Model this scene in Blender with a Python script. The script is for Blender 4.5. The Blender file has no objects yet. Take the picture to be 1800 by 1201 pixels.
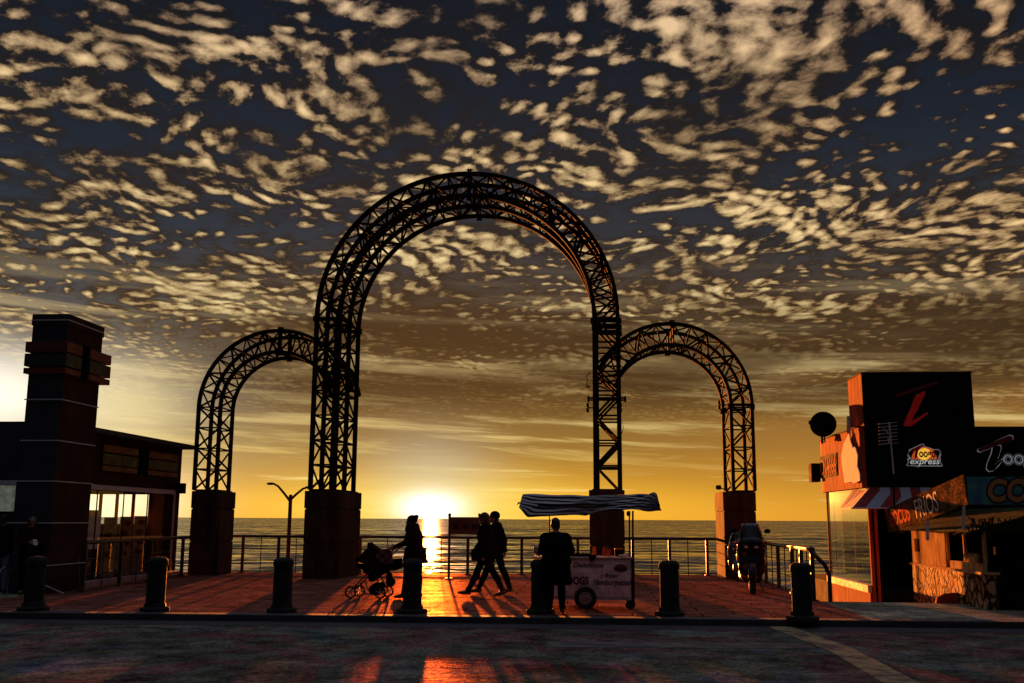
import bpy, math, random
from mathutils import Vector, Matrix
random.seed(7)
S = bpy.context.scene
R_ = math.radians
# ------------------------------------------------------------------ camera
FPX, CH = 1780.0, 1.62                      # focal length in photo pixels (1800 wide), eye height
yaw, pit, rol = R_(4.8), R_(9.95), R_(0.32)
fw = Vector((-math.sin(yaw)*math.cos(pit), math.cos(yaw)*math.cos(pit), math.sin(pit)))
rt0 = Vector((math.cos(yaw), math.sin(yaw), 0)); up0 = rt0.cross(fw)
rt = rt0*math.cos(rol)+up0*math.sin(rol); up = up0*math.cos(rol)-rt0*math.sin(rol)
CP = Vector((0, 0, CH))
cam = bpy.data.objects.new('camera', bpy.data.cameras.new('camera'))
S.collection.objects.link(cam); S.camera = cam
cam.matrix_world = Matrix(((rt.x, up.x, -fw.x, CP.x), (rt.y, up.y, -fw.y, CP.y), (rt.z, up.z, -fw.z, CP.z), (0, 0, 0, 1)))
cam.data.sensor_width = 36; cam.data.lens = FPX/1800*36
cam.data.clip_start = .1; cam.data.clip_end = 60000
def ray(px, py): return fw+rt*((px-900)/FPX)+up*((600.5-py)/FPX)
def onz(px, py, z=0.0): d = ray(px, py); return CP+d*((z-CH)/d.z)
def onY(px, py, Y): d = ray(px, py); return CP+d*(Y/d.y)
def onX(px, py, X): d = ray(px, py); return CP+d*(X/d.x)
# ------------------------------------------------------------------ exposure
S.view_settings.view_transform = 'Standard'; S.view_settings.look = 'None'
S.view_settings.exposure = 2.0; S.view_settings.gamma = 1
K = 0.25                                     # scene-linear value of a pixel value at that exposure
# ------------------------------------------------------------------ sun
SUN_EL = R_(1.3)
sd = ray(758, 880); az = math.atan2(sd.x, sd.y)          # azimuth from +Y towards +X
SUN = Vector((math.sin(az)*math.cos(SUN_EL), math.cos(az)*math.cos(SUN_EL), math.sin(SUN_EL)))
sl = bpy.data.lights.new('sun', 'SUN'); sl.energy = 5; sl.angle = R_(0.6); sl.color = (1, .24, .032)
so = bpy.data.objects.new('sun', sl); S.collection.objects.link(so)
so.rotation_euler = (-SUN).to_track_quat('-Z', 'Y').to_euler()
# ------------------------------------------------------------------ node helper
class NT:
    def __init__(s, nt): s.nt = nt; s.n = nt.nodes; s.l = nt.links
    def put(s, sock, v):
        if isinstance(v, bpy.types.NodeSocket): s.l.new(v, sock)
        elif v is not None:
            if hasattr(sock.default_value, '__len__') and not hasattr(v, '__len__'): v = (v,)*len(sock.default_value)
            if hasattr(sock.default_value, '__len__') and len(sock.default_value) == 4 and len(v) == 3: v = (*v, 1)
            sock.default_value = v
    def m(s, op, a, b=None, c=None, clamp=False):
        d = s.n.new('ShaderNodeMath'); d.operation = op; d.use_clamp = clamp
        for i, v in enumerate((a, b, c)):
            if v is not None: s.put(d.inputs[i], v)
        return d.outputs[0]
    def v(s, op, a, b=None):
        d = s.n.new('ShaderNodeVectorMath'); d.operation = op; s.put(d.inputs[0], a)
        if b is not None:
            if op == 'SCALE': s.put(d.inputs[3], b)
            else: s.put(d.inputs[1], b)
        return d.outputs['Value'] if op in ('DOT_PRODUCT', 'LENGTH') else d.outputs[0]
    def xyz(s, a): d = s.n.new('ShaderNodeSeparateXYZ'); s.put(d.inputs[0], a); return d.outputs
    def comb(s, x, y, z):
        d = s.n.new('ShaderNodeCombineXYZ')
        for i, v in enumerate((x, y, z)): s.put(d.inputs[i], v)
        return d.outputs[0]
    def noise(s, vec, scale, detail=4, rough=.5, dist=0, dim='3D'):
        d = s.n.new('ShaderNodeTexNoise'); d.noise_dimensions = dim; s.put(d.inputs['Vector'], vec)
        d.inputs['Scale'].default_value = scale; d.inputs['Detail'].default_value = detail
        d.inputs['Roughness'].default_value = rough; d.inputs['Distortion'].default_value = dist
        return d.outputs[0]
    def ramp(s, f, pts, interp='LINEAR'):
        d = s.n.new('ShaderNodeValToRGB'); s.put(d.inputs[0], f); cr = d.color_ramp; cr.interpolation = interp
        while len(cr.elements) < len(pts): cr.elements.new(1)
        for e, (p, c) in zip(cr.elements, pts):
            e.position = p; e.color = (c, c, c, 1) if not hasattr(c, '__len__') else (*c, 1)
        return d.outputs[0]
    def mix(s, f, a, b, mode='MIX'):
        d = s.n.new('ShaderNodeMix'); d.data_type = 'RGBA'; d.blend_type = mode; d.clamp_factor = True
        s.put(d.inputs[0], f); s.put(d.inputs[6], a); s.put(d.inputs[7], b); return d.outputs[2]
    def sstep(s, x, a, b):
        d = s.n.new('ShaderNodeMapRange'); d.interpolation_type = 'SMOOTHSTEP'; s.put(d.inputs[0], x)
        d.inputs[1].default_value = a; d.inputs[2].default_value = b; return d.outputs[0]
def sr(r, g, b):                              # sRGB bytes to linear
    f = lambda c: (c/255/12.92) if c/255 <= .04045 else ((c/255+.055)/1.055)**2.4
    return (f(r), f(g), f(b))
# ------------------------------------------------------------------ sky (world): dusk gradient, altocumulus deck, glow round the sun
W = bpy.data.worlds.new('World'); S.world = W; W.use_nodes = True
g = NT(W.node_tree); g.n.clear()
out = g.n.new('ShaderNodeOutputWorld'); bg = g.n.new('ShaderNodeBackground'); g.l.new(bg.outputs[0], out.inputs[0])
tc = g.n.new('ShaderNodeTexCoord'); D = g.v('NORMALIZE', tc.outputs['Generated'])
dx, dy, dz = g.xyz(D)
el = g.m('MAXIMUM', dz, 0)
sky = g.n.new('ShaderNodeTexSky'); sky.sky_type = 'NISHITA'; sky.sun_disc = False
sky.sun_elevation = SUN_EL; sky.sun_rotation = az
side = g.m('ARCTAN2', dx, dy)                # compass angle
base = g.ramp(el, [(0, sr(238, 158, 46)), (.03, sr(196, 142, 46)), (.07, sr(140, 106, 46)), (.12, sr(96, 72, 38)),
                   (.19, sr(76, 60, 44)), (.27, sr(40, 44, 52)), (.36, sr(22, 29, 42)), (.5, sr(10, 16, 28)), (.62, sr(30, 38, 58)), (.8, sr(110, 120, 160))])
warm = g.m('MULTIPLY', g.sstep(side, -.06, .22), g.sstep(el, .20, .03))
base = g.mix(g.m('MULTIPLY', warm, .35), base, sr(196, 124, 46))
left = g.sstep(side, -.12, -.50)
base = g.mix(g.m('MULTIPLY', left, .6), base, g.ramp(el, [(0, sr(240, 170, 60)), (.05, sr(196, 172, 116)), (.13, sr(120, 114, 104)), (.22, sr(50, 60, 72)), (.33, sr(24, 34, 48)), (.5, sr(11, 18, 30))]))
# planar cloud coordinates, the deck turned so that its rows tilt
iz = g.m('DIVIDE', 1, g.m('ADD', el, .075))
u = g.m('MULTIPLY', dx, iz); v = g.m('MULTIPLY', dy, iz)
uu = g.m('ADD', g.m('MULTIPLY', u, .95), g.m('MULTIPLY', v, .31)); vv = g.m('SUBTRACT', g.m('MULTIPLY', v, .95), g.m('MULTIPLY', u, .31))
P = g.comb(uu, g.m('MULTIPLY', vv, .72), 0)
wn = g.n.new('ShaderNodeTexNoise'); wn.inputs['Scale'].default_value = 2.2; wn.inputs['Detail'].default_value = 3; g.l.new(P, wn.inputs['Vector'])
P2 = g.v('ADD', P, g.v('SCALE', g.v('SUBTRACT', wn.outputs[1], (.5, .5, .5)), .16))
def deck(off):
    Q = g.v('ADD', P2, off)
    cells = g.m('ADD', g.m('MULTIPLY', g.noise(Q, 20.0, 4, .55), .66), g.m('MULTIPLY', g.noise(Q, 8.5, 3, .5), .34))
    fine_ = g.noise(g.v('ADD', Q, (3, 1, 2)), 52.0, 3, .6)
    vo = g.n.new('ShaderNodeTexVoronoi'); vo.feature = 'SMOOTH_F1'; vo.inputs['Scale'].default_value = 18; vo.inputs['Smoothness'].default_value = .6; vo.inputs['Randomness'].default_value = .85
    g.l.new(g.v('ADD', Q, g.v('SCALE', g.v('SUBTRACT', wn.outputs[1], (.5, .5, .5)), .2)), vo.inputs['Vector'])
    puff = g.m('SUBTRACT', .80, vo.outputs['Distance'])          # round little puffs
    return g.m('ADD', g.m('ADD', g.m('MULTIPLY', cells, .48), g.m('MULTIPLY', fine_, .24)), g.m('MULTIPLY', puff, .47))
patch = g.noise(g.v('MULTIPLY', P2, (.8, 1.2, 1)), 2.3, 3, .5)      # thick and thin areas
rows = g.noise(g.v('MULTIPLY', P2, (.4, 2.0, 1)), 6.0, 3, .5)
lf = g.m('ADD', g.m('MULTIPLY', g.m('SUBTRACT', patch, .5), .80), g.m('MULTIPLY', g.m('SUBTRACT', rows, .5), .42))
d0 = g.m('ADD', deck((0, 0, 0)), lf)
d1 = g.m('ADD', deck((-.008, .022, 0)), lf)               # towards the sun
relief = g.m('SUBTRACT', d0, d1)                           # sunward edges catch the light
cov = g.sstep(d0, .30, .56)
bright = g.m('ADD', g.m('DIVIDE', g.m('SUBTRACT', d0, .45), .50), g.m('MULTIPLY', relief, 1.5))
bright = g.m('MULTIPLY', bright, g.m('ADD', .60, g.m('MULTIPLY', g.sstep(g.noise(P2, 2.6, 5, .55), .36, .62), .62)))
bright = g.m('POWER', g.m('MAXIMUM', bright, 0), 1.75)
bright = g.m('DIVIDE', bright, g.m('ADD', .30, bright))       # soft shoulder, never a flat plateau
cfade = g.sstep(el, .07, .20)
ccol_lo = g.ramp(el, [(.08, sr(104, 70, 30)), (.16, sr(62, 42, 24)), (.26, sr(36, 28, 25)), (.45, sr(16, 16, 20)), (.56, sr(20, 22, 34)), (.8, sr(140, 146, 184))])
ccol_mid = g.ramp(el, [(.05, sr(190, 138, 54)), (.14, sr(140, 102, 50)), (.26, sr(108, 80, 50)), (.45, sr(84, 64, 50)), (.56, sr(70, 60, 60)), (.8, sr(170, 176, 210))])
ccol_hi = g.ramp(el, [(.05, sr(250, 216, 130)), (.2, sr(248, 222, 160)), (.35, sr(244, 208, 150)), (.5, sr(226, 190, 150)), (.6, sr(110, 104, 112)), (.8, sr(200, 206, 235))])
cl = g.mix(g.sstep(bright, .0, .34), ccol_lo, ccol_mid)
cl = g.mix(g.m('POWER', g.m('MULTIPLY', bright, 1.25, None, True), 2.0), cl, ccol_hi)
# cooler, paler deck on the far left, redder on the right
cl = g.mix(g.m('MULTIPLY', g.sstep(side, .05, .4), .35), cl, g.mix(1, cl, (1.0, .74, .62), 'MULTIPLY'))
c = g.mix(g.m('MULTIPLY', cov, cfade), base, cl)
# thin streaks lying low over the sea
P3 = g.comb(g.m('MULTIPLY', side, 1.6), g.m('ADD', g.m('MULTIPLY', el, 30), g.m('MULTIPLY', side, 1.6)), 0)
st = g.noise(P3, 1.7, 6, .62, .35)
stm = g.m('MULTIPLY', g.sstep(st, .49, .64), g.m('MULTIPLY', g.sstep(el, .03, .075), g.sstep(el, .26, .13)))
c = g.mix(g.m('MULTIPLY', stm, .75), c, g.ramp(el, [(.03, sr(240, 206, 110)), (.1, sr(222, 196, 128)), (.2, sr(206, 180, 130))]))
st2 = g.noise(g.comb(g.m('MULTIPLY', side, 3.5), g.m('MULTIPLY', el, 70), 4), 1.6, 5, .6, .3)
c = g.mix(g.m('MULTIPLY', g.m('MULTIPLY', g.sstep(st2, .57, .70), g.m('MULTIPLY', g.sstep(el, .012, .022), g.sstep(el, .075, .035))), .7), c, sr(250, 224, 150))
# the brown bank above the gate
bk = g.noise(g.comb(g.m('MULTIPLY', side, 2.2), g.m('MULTIPLY', el, 14), .7), 1.5, 4, .55)
bank = g.m('MULTIPLY', g.sstep(bk, .30, .54), g.m('MULTIPLY', g.m('MULTIPLY', g.sstep(el, .085, .13), g.sstep(el, .235, .18)), g.m('MULTIPLY', g.sstep(side, -.5, -.25), 1)))
c = g.mix(g.m('MULTIPLY', bank, .85), c, sr(58, 36, 13), 'MIX')
# glow
def blob(cx, cy, cz, wx, wz):
    q = g.v('SUBTRACT', D, (cx, cy, cz)); a, b, cc = g.xyz(q)
    h2 = g.m('ADD', g.m('POWER', g.m('DIVIDE', a, wx), 2), g.m('POWER', g.m('DIVIDE', b, wx), 2))
    return g.m('EXPONENT', g.m('MULTIPLY', g.m('ADD', h2, g.m('POWER', g.m('DIVIDE', cc, wz), 2)), -1))
SG = ray(757, 893).normalized()
nz = g.m('ADD', .8, g.m('MULTIPLY', g.m('SUBTRACT', st2, .5), 1.4))
c = g.mix(g.m('MULTIPLY', blob(*SG, .30, .021), .75), c, sr(255, 200, 56))
c = g.mix(g.m('MULTIPLY', g.m('MULTIPLY', blob(*SG, .10, .032), nz), .95, None, True), c, sr(255, 240, 120))
c = g.mix(g.m('MULTIPLY', blob(*ray(757, 835).normalized(), .06, .040), .42), c, sr(196, 206, 190))
c = g.mix(blob(*SG, .030, .0145), c, (1.7, 1.65, 1.55))
LG = ray(-70, 690).normalized()
c = g.mix(blob(*LG, .125, .040), c, (1.25, 1.15, .95))
c = g.mix(g.m('MULTIPLY', blob(*ray(220, 715).normalized(), .05, .035), .55), c, sr(250, 226, 150))
c = g.mix(g.m('MULTIPLY', blob(*ray(180, 885).normalized(), .07, .03), .95, None, True), c, (1.6, 1.35, .8))  # added bright patch, seen only through the shop's sea window
# dusk sky behind the camera, brightened overhead as added light for the road
back = g.sstep(dy, .50, .05)
c = g.mix(back, c, g.ramp(el, [(0, sr(31, 30, 37)), (.6, sr(27, 27, 34)), (.92, sr(116, 118, 134))]))
low = g.sstep(dz, -.002, -.02)
c = g.mix(low, c, sr(30, 20, 14))
c = g.v('SCALE', c, K)
mixn = g.mix(1.0, c, g.v('SCALE', sky.outputs[0], .0012), 'ADD')
g.l.new(mixn, bg.inputs[0]); bg.inputs[1].default_value = 1
W.cycles.sampling_method = 'MANUAL'; W.cycles.sample_map_resolution = 2048
if hasattr(S, 'cycles'):
    S.cycles.max_bounces = 8; S.cycles.transparent_max_bounces = 16
# ------------------------------------------------------------------ materials
MATS = {}
def mat(name, col, rough=.6, metal=0, var=.35, scale=3.0, bump=.15, spec=.5, col2=None, emit=0, stretch=(1, 1, 1), detail=6):
    if name in MATS: return MATS[name]
    m = bpy.data.materials.new(name); m.use_nodes = True; q = NT(m.node_tree); b = q.n['Principled BSDF']
    t = q.n.new('ShaderNodeTexCoord'); co = q.v('MULTIPLY', t.outputs['Object'], stretch)
    n = q.noise(co, scale, detail, .6)
    c2 = col2 or tuple(x*(1-var) for x in col); c1 = tuple(min(1, x*(1+var*.6)) for x in col)
    cc = q.ramp(n, [(.3, c2), (.68, c1)])
    q.l.new(cc, b.inputs['Base Color'])
    b.inputs['Metallic'].default_value = metal; b.inputs['Specular IOR Level'].default_value = spec
    if spec < .09: rough = 1
    q.l.new(q.ramp(q.noise(co, scale*2.3, 4, .5), [(.3, max(0, rough-.12)), (.7, min(1, rough+.1))]), b.inputs['Roughness'])
    if bump:
        bp = q.n.new('ShaderNodeBump'); bp.inputs['Strength'].default_value = bump; bp.inputs['Distance'].default_value = .02
        q.l.new(q.noise(co, scale*6, 5, .6), bp.inputs['Height']); q.l.new(bp.outputs[0], b.inputs['Normal'])
    if emit:
        q.l.new(cc, b.inputs['Emission Color']); b.inputs['Emission Strength'].default_value = emit
    MATS[name] = m; return m
def paving(name, col, rough, tile, mort, bump, hues, rmin=.2, spec=.5, tint=(1, .6, .4), hs=(.8, 1.6, 1), mf=.75):
    m = bpy.data.materials.new(name); m.use_nodes = True; q = NT(m.node_tree); b = q.n['Principled BSDF']
    t = q.n.new('ShaderNodeTexCoord'); co = t.outputs['Object']
    cc = q.ramp(q.noise(co, .7, 6, .65), [(.35, tuple(x*.55 for x in col)), (.65, tuple(x*1.25 for x in col))])
    hue = q.ramp(q.noise(q.v('MULTIPLY', co, hs), .34, 7, .66, .3), hues)
    cc = q.mix(mf, cc, hue, 'MULTIPLY')
    sp = q.noise(co, 21, 5, .8)
    cc = q.mix(1, cc, q.ramp(sp, [(.36, .30), (.60, 1.7)]), 'MULTIPLY')
    cc = q.mix(1, cc, q.ramp(q.noise(co, 1.9, 8, .75), [(.38, .45), (.60, 1.45)]), 'MULTIPLY')
    h = q.m('ADD', q.noise(co, 30, 5, .7), q.m('MULTIPLY', q.noise(q.v('MULTIPLY', co, (1, 2.2, 1)), 3.5, 5, .6), 3.5))
    if tile:
        br = q.n.new('ShaderNodeTexBrick'); q.l.new(co, br.inputs[0]); br.inputs['Scale'].default_value = 1
        br.inputs['Brick Width'].default_value = tile[0]; br.inputs['Row Height'].default_value = tile[1]; br.inputs['Mortar Size'].default_value = mort
        br.inputs['Color1'].default_value = (1, 1, 1, 1); br.inputs['Color2'].default_value = (.72, .72, .72, 1); br.inputs['Mortar'].default_value = (.15, .15, .15, 1)
        cc = q.mix(1, cc, br.outputs[0], 'MULTIPLY')
        h = q.m('SUBTRACT', q.m('MULTIPLY', h, .5), q.m('MULTIPLY', br.outputs[1], .5))
    b.inputs['Roughness'].default_value = 1; b.inputs['Specular IOR Level'].default_value = 0
    q.l.new(cc, b.inputs['Base Color'])
    bp = q.n.new('ShaderNodeBump'); bp.inputs['Strength'].default_value = bump; bp.inputs['Distance'].default_value = .02
    q.l.new(h, bp.inputs['Height']); q.l.new(bp.outputs[0], b.inputs['Normal'])
    gl = q.n.new('ShaderNodeBsdfGlossy'); gl.inputs[0].default_value = (*tint, 1); q.l.new(bp.outputs[0], gl.inputs['Normal'])  # red-tinted gloss paints the sunset sheen into the ground
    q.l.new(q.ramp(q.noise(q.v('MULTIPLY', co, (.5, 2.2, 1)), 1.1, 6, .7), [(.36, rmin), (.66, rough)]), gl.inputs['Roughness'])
    sheen = q.m('MULTIPLY', q.m('ADD', .25, q.sstep(q.noise(q.v('MULTIPLY', co, (.7, 2.6, 1)), 2.2, 8, .78), .38, .60)), q.m('ADD', .3, q.m('MULTIPLY', q.sstep(sp, .4, .62), 1.3)))
    if tile: sheen = q.m('MULTIPLY', sheen, q.m('SUBTRACT', 1, q.m('MULTIPLY', br.outputs[1], .8)))
    mx = q.n.new('ShaderNodeMixShader'); q.l.new(q.m('MULTIPLY', sheen, spec), mx.inputs[0]); q.l.new(b.outputs[0], mx.inputs[1]); q.l.new(gl.outputs[0], mx.inputs[2]); q.l.new(mx.outputs[0], q.n['Material Output'].inputs[0])
    MATS[name] = m; return m
def glass(name, tint=(.9, .95, 1), refl=.35):
    m = bpy.data.materials.new(name); m.use_nodes = True; q = NT(m.node_tree); q.n.clear()
    o = q.n.new('ShaderNodeOutputMaterial'); mx = q.n.new('ShaderNodeMixShader'); tr = q.n.new('ShaderNodeBsdfTransparent'); gl = q.n.new('ShaderNodeBsdfGlossy')
    tr.inputs[0].default_value = (*tint, 1); gl.inputs['Roughness'].default_value = .02
    fr = q.n.new('ShaderNodeFresnel'); fr.inputs[0].default_value = 1.5
    q.l.new(q.m('MINIMUM', q.m('ADD', fr.outputs[0], refl), .9), mx.inputs[0]); q.l.new(tr.outputs[0], mx.inputs[1]); q.l.new(gl.outputs[0], mx.inputs[2]); q.l.new(mx.outputs[0], o.inputs[0])
    MATS[name] = m; return m
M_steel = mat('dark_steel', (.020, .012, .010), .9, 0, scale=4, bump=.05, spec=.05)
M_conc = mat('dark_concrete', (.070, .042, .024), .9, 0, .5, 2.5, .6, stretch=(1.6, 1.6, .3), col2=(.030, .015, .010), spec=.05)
M_bol = mat('bollard_concrete', (.030, .031, .026), .8, 0, .5, 5, .5, spec=.15)
M_rail = mat('rail_metal', (.06, .045, .04), .45, .5, .3, 6, .05)
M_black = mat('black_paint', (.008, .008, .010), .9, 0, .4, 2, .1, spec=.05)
M_cloth = mat('dark_cloth', (.005, .004, .004), .9, 0, .4, 14, .4, spec=.05)
M_jean = mat('dark_denim', (.005, .005, .007), .9, 0, .4, 14, .4, spec=.05)
M_red_cloth = mat('maroon_cloth', (.022, .007, .006), .9, 0, .4, 14, .4, spec=.05)
M_skin = mat('skin', (.28, .15, .10), .6, 0, .15, 8, .05)
M_hair = mat('dark_hair', (.02, .012, .008), .6, 0, .4, 30, .5, stretch=(1, 1, .2))
M_shoe = mat('shoe_leather', (.02, .015, .014), .45, 0, .3, 9, .1)
M_glass = glass('clear_glass', (1, 1, 1), .0)
M_glass2 = glass('tinted_glass', (.95, .97, .92), .0)
def cglass(name, k):
    m = bpy.data.materials.new(name); m.use_nodes = True; q = NT(m.node_tree); q.n.clear()
    o = q.n.new('ShaderNodeOutputMaterial'); mx = q.n.new('ShaderNodeMixShader'); tr = q.n.new('ShaderNodeBsdfTransparent'); gl = q.n.new('ShaderNodeBsdfGlossy')
    gl.inputs['Roughness'].default_value = .03; mx.inputs[0].default_value = k
    q.l.new(tr.outputs[0], mx.inputs[1]); q.l.new(gl.outputs[0], mx.inputs[2]); q.l.new(mx.outputs[0], o.inputs[0]); return m
M_cglass = cglass('shop_corner_glass', .48); M_sheet = cglass('window_glass', .08)
M_white = mat('white_paint', (.75, .74, .72), .5, 0, .12, 6, .05)
M_line = mat('pale_trim', (.62, .62, .66), .7, 0, .2, 3, .05, spec=.1)
M_alu = mat('aluminium', (.55, .52, .55), .35, .6, .25, 7, .05)
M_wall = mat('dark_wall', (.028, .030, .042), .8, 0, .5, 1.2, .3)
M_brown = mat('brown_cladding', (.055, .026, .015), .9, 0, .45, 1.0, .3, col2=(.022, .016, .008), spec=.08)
M_redb = mat('red_band', (.14, .010, .008), .55, 0, .25, 2, .1)
M_grnb = mat('green_band', (.006, .022, .012), .55, 0, .25, 2, .1)
M_wood = mat('red_wood', (.42, .09, .03), .5, 0, .5, 1.6, .25, col2=(.15, .03, .012), stretch=(4, 4, .5), spec=.06)
M_owood = mat('worn_plywood', (.85, .55, .28), .6, 0, .5, 3.5, .5, col2=(.42, .16, .05), stretch=(2, 2, .6), spec=.06)
M_rub = mat('rubber', (.012, .012, .012), .8, 0, .3, 20, .2)
M_chrome = mat('chrome', (.75, .72, .7), .15, 1, .1, 5, 0)
M_red = mat('red_paint', (.5, .02, .015), .5, 0, .3, 3, .05)
# ------------------------------------------------------------------ object helpers
def props(o, label=None, cat=None, group=None, kind=None):
    for k, w in (('label', label), ('category', cat), ('group', group), ('kind', kind)):
        if w: o[k] = w
    return o
def thing(name, loc, label, cat, group=None):
    o = bpy.data.objects.new(name, None); S.collection.objects.link(o); o.location = loc; o.empty_display_size = .2
    return props(o, label, cat, group)
def link(name, me, material, parent=None, smooth=False):
    o = bpy.data.objects.new(name, me); S.collection.objects.link(o)
    if material is not None:
        me.materials.clear(); me.materials.append(material)
    if smooth:
        for p in me.polygons: p.use_smooth = True
    if parent is not None:
        o.parent = parent
        bpy.context.view_layer.update()
        o.matrix_parent_inverse = parent.matrix_world.inverted()
    return o
def V(*a): return Vector(a)
class MB:
    def __init__(s): s.v = []; s.f = []
    def add(s, vs, fs):
        k = len(s.v); s.v += [tuple(x) for x in vs]; s.f += [tuple(i+k for i in f) for f in fs]; return s
    def box(s, c, d, ex=(1, 0, 0), ey=(0, 1, 0), ez=(0, 0, 1)):
        c = Vector(c); ex, ey, ez = Vector(ex)*d[0]/2, Vector(ey)*d[1]/2, Vector(ez)*d[2]/2
        vs = [c+ex*a+ey*b+ez*e for e in (-1, 1) for b in (-1, 1) for a in (-1, 1)]
        return s.add(vs, [(0, 2, 3, 1), (4, 5, 7, 6), (0, 1, 5, 4), (2, 6, 7, 3), (0, 4, 6, 2), (1, 3, 7, 5)])
    def bb(s, a, b):
        return s.box([(a[i]+b[i])/2 for i in range(3)], [abs(b[i]-a[i]) for i in range(3)])
    def bar(s, a, b, w, h=None, upv=(0, 0, 1)):
        a, b = Vector(a), Vector(b); d = b-a
        if d.length < 1e-6: return s
        ez = d.normalized(); u_ = Vector(upv)
        if abs(ez.dot(u_)) > .98: u_ = Vector((0, 1, 0))
        ex = u_.cross(ez).normalized(); ey = ez.cross(ex)
        return s.box((a+b)/2, (w, h or w, d.length), ex, ey, ez)
    def tube(s, path, r, n=8, close=False):
        path = [Vector(p) for p in path]; m = len(path); rr = r if hasattr(r, '__len__') else [r]*m
        t0 = (path[1]-path[0]).normalized(); nx = Vector((0, 0, 1)) if abs(t0.z) < .9 else Vector((0, 1, 0))
        nx = nx.cross(t0).normalized(); vs = []; fs = []
        for i in range(m):
            t_ = ((path[(i+1) % m] if close or i < m-1 else path[i])-(path[i-1] if close or i > 0 else path[i])).normalized()
            nx = (nx-t_*nx.dot(t_)).normalized(); ny = t_.cross(nx)
            for k in range(n):
                a = 2*math.pi*k/n; vs.append(path[i]+(nx*math.cos(a)+ny*math.sin(a))*rr[i])
        for i in range(m if close else m-1):
            j = (i+1) % m
            for k in range(n): fs.append((i*n+k, i*n+(k+1) % n, j*n+(k+1) % n, j*n+k))
        if not close: fs += [tuple(range(n))[::-1], tuple((m-1)*n+k for k in range(n))]
        return s.add(vs, fs)
    def lathe(s, c, prof, n=24, ax=(0, 0, 1), ex=(1, 0, 0)):
        ax = Vector(ax); ex = Vector(ex); ey = ax.cross(ex); c = Vector(c); vs = []; fs = []
        for (r, z) in prof:
            for k in range(n):
                a = 2*math.pi*k/n; vs.append(c+ax*z+(ex*math.cos(a)+ey*math.sin(a))*r)
        for i in range(len(prof)-1):
            for k in range(n): fs.append((i*n+k, i*n+(k+1) % n, (i+1)*n+(k+1) % n, (i+1)*n+k))
        fs += [tuple(range(n))[::-1], tuple((len(prof)-1)*n+k for k in range(n))]
        return s.add(vs, fs)
    def ell(s, c, r, n=16, m=10, rot=None):
        c = Vector(c); vs = []; fs = []
        for i in range(m+1):
            p = math.pi*i/m
            for k in range(n):
                a = 2*math.pi*k/n; q = Vector((r[0]*math.sin(p)*math.cos(a), r[1]*math.sin(p)*math.sin(a), r[2]*math.cos(p)))
                if rot is not None: q = rot @ q
                vs.append(c+q)
        for i in range(m):
            for k in range(n): fs.append((i*n+k, (i+1)*n+k, (i+1)*n+(k+1) % n, i*n+(k+1) % n))
        return s.add(vs, fs)
    def cone(s, a, ra, b, rb, n=14):
        a, b = Vector(a), Vector(b); d = (b-a)
        s.tube([a, a+d*.5, b], [ra, (ra+rb)/2, rb], n); s.ell(a, (ra,)*3, 12, 8); s.ell(b, (rb,)*3, 12, 8); return s
    def prism(s, pts, dvec):
        pts = [Vector(p) for p in pts]; d = Vector(dvec); n = len(pts)
        return s.add(pts+[p+d for p in pts], [tuple(range(n))[::-1], tuple(range(n, 2*n))]+[(i, (i+1) % n, n+(i+1) % n, n+i) for i in range(n)])
    def build(s, name, material, parent=None, smooth=False, bevel=0, remesh=0, sub=0, wob=0):
        me = bpy.data.meshes.new(name); me.from_pydata(s.v, [], s.f); me.update()
        if bevel or remesh or sub:
            o = bpy.data.objects.new('tmp', me); S.collection.objects.link(o)
            if remesh:
                md = o.modifiers.new('r', 'REMESH'); md.mode = 'VOXEL'; md.voxel_size = remesh
                md = o.modifiers.new('s', 'SMOOTH'); md.iterations = 2; md.factor = .5
            if bevel:
                md = o.modifiers.new('b', 'BEVEL'); md.width = bevel; md.segments = 2; md.limit_method = 'ANGLE'
            if sub:
                md = o.modifiers.new('u', 'SUBSURF'); md.levels = sub; md.render_levels = sub
            dg = bpy.context.evaluated_depsgraph_get()
            m2 = bpy.data.meshes.new_from_object(o.evaluated_get(dg)); bpy.data.objects.remove(o); bpy.data.meshes.remove(me); me = m2; me.name = name
        return link(name, me, material, parent, smooth)
def text(name, s_, org, ex, ey, size, material, parent, wide=1, shear=0, ext=.006, off=0, space=1, align='LEFT', lift=0):
    cu = bpy.data.curves.new(name, 'FONT'); cu.body = s_; cu.size = 1; cu.shear = shear; cu.extrude = ext/size; cu.offset = off; cu.space_character = space; cu.align_x = align
    o = bpy.data.objects.new('tmp', cu); S.collection.objects.link(o)
    me = bpy.data.meshes.new_from_object(o.evaluated_get(bpy.context.evaluated_depsgraph_get())); bpy.data.objects.remove(o)
    ex = Vector(ex).normalized(); ey = Vector(ey).normalized(); ez = ex.cross(ey).normalized(); org = Vector(org)
    for w in me.vertices:
        c_ = w.co.copy(); w.co = org+ex*(c_.x*size*wide)+ey*(c_.y*size)+ez*(c_.z*size+lift)
    me.name = name
    return link(name, me, material, parent)
def dup(o, parent=None):
    c_ = o.copy(); S.collection.objects.link(c_)
    if parent: c_.parent = parent; c_.matrix_parent_inverse = o.matrix_parent_inverse.copy()
    for ch in list(o.children): dup(ch, c_)
    return c_
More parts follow.
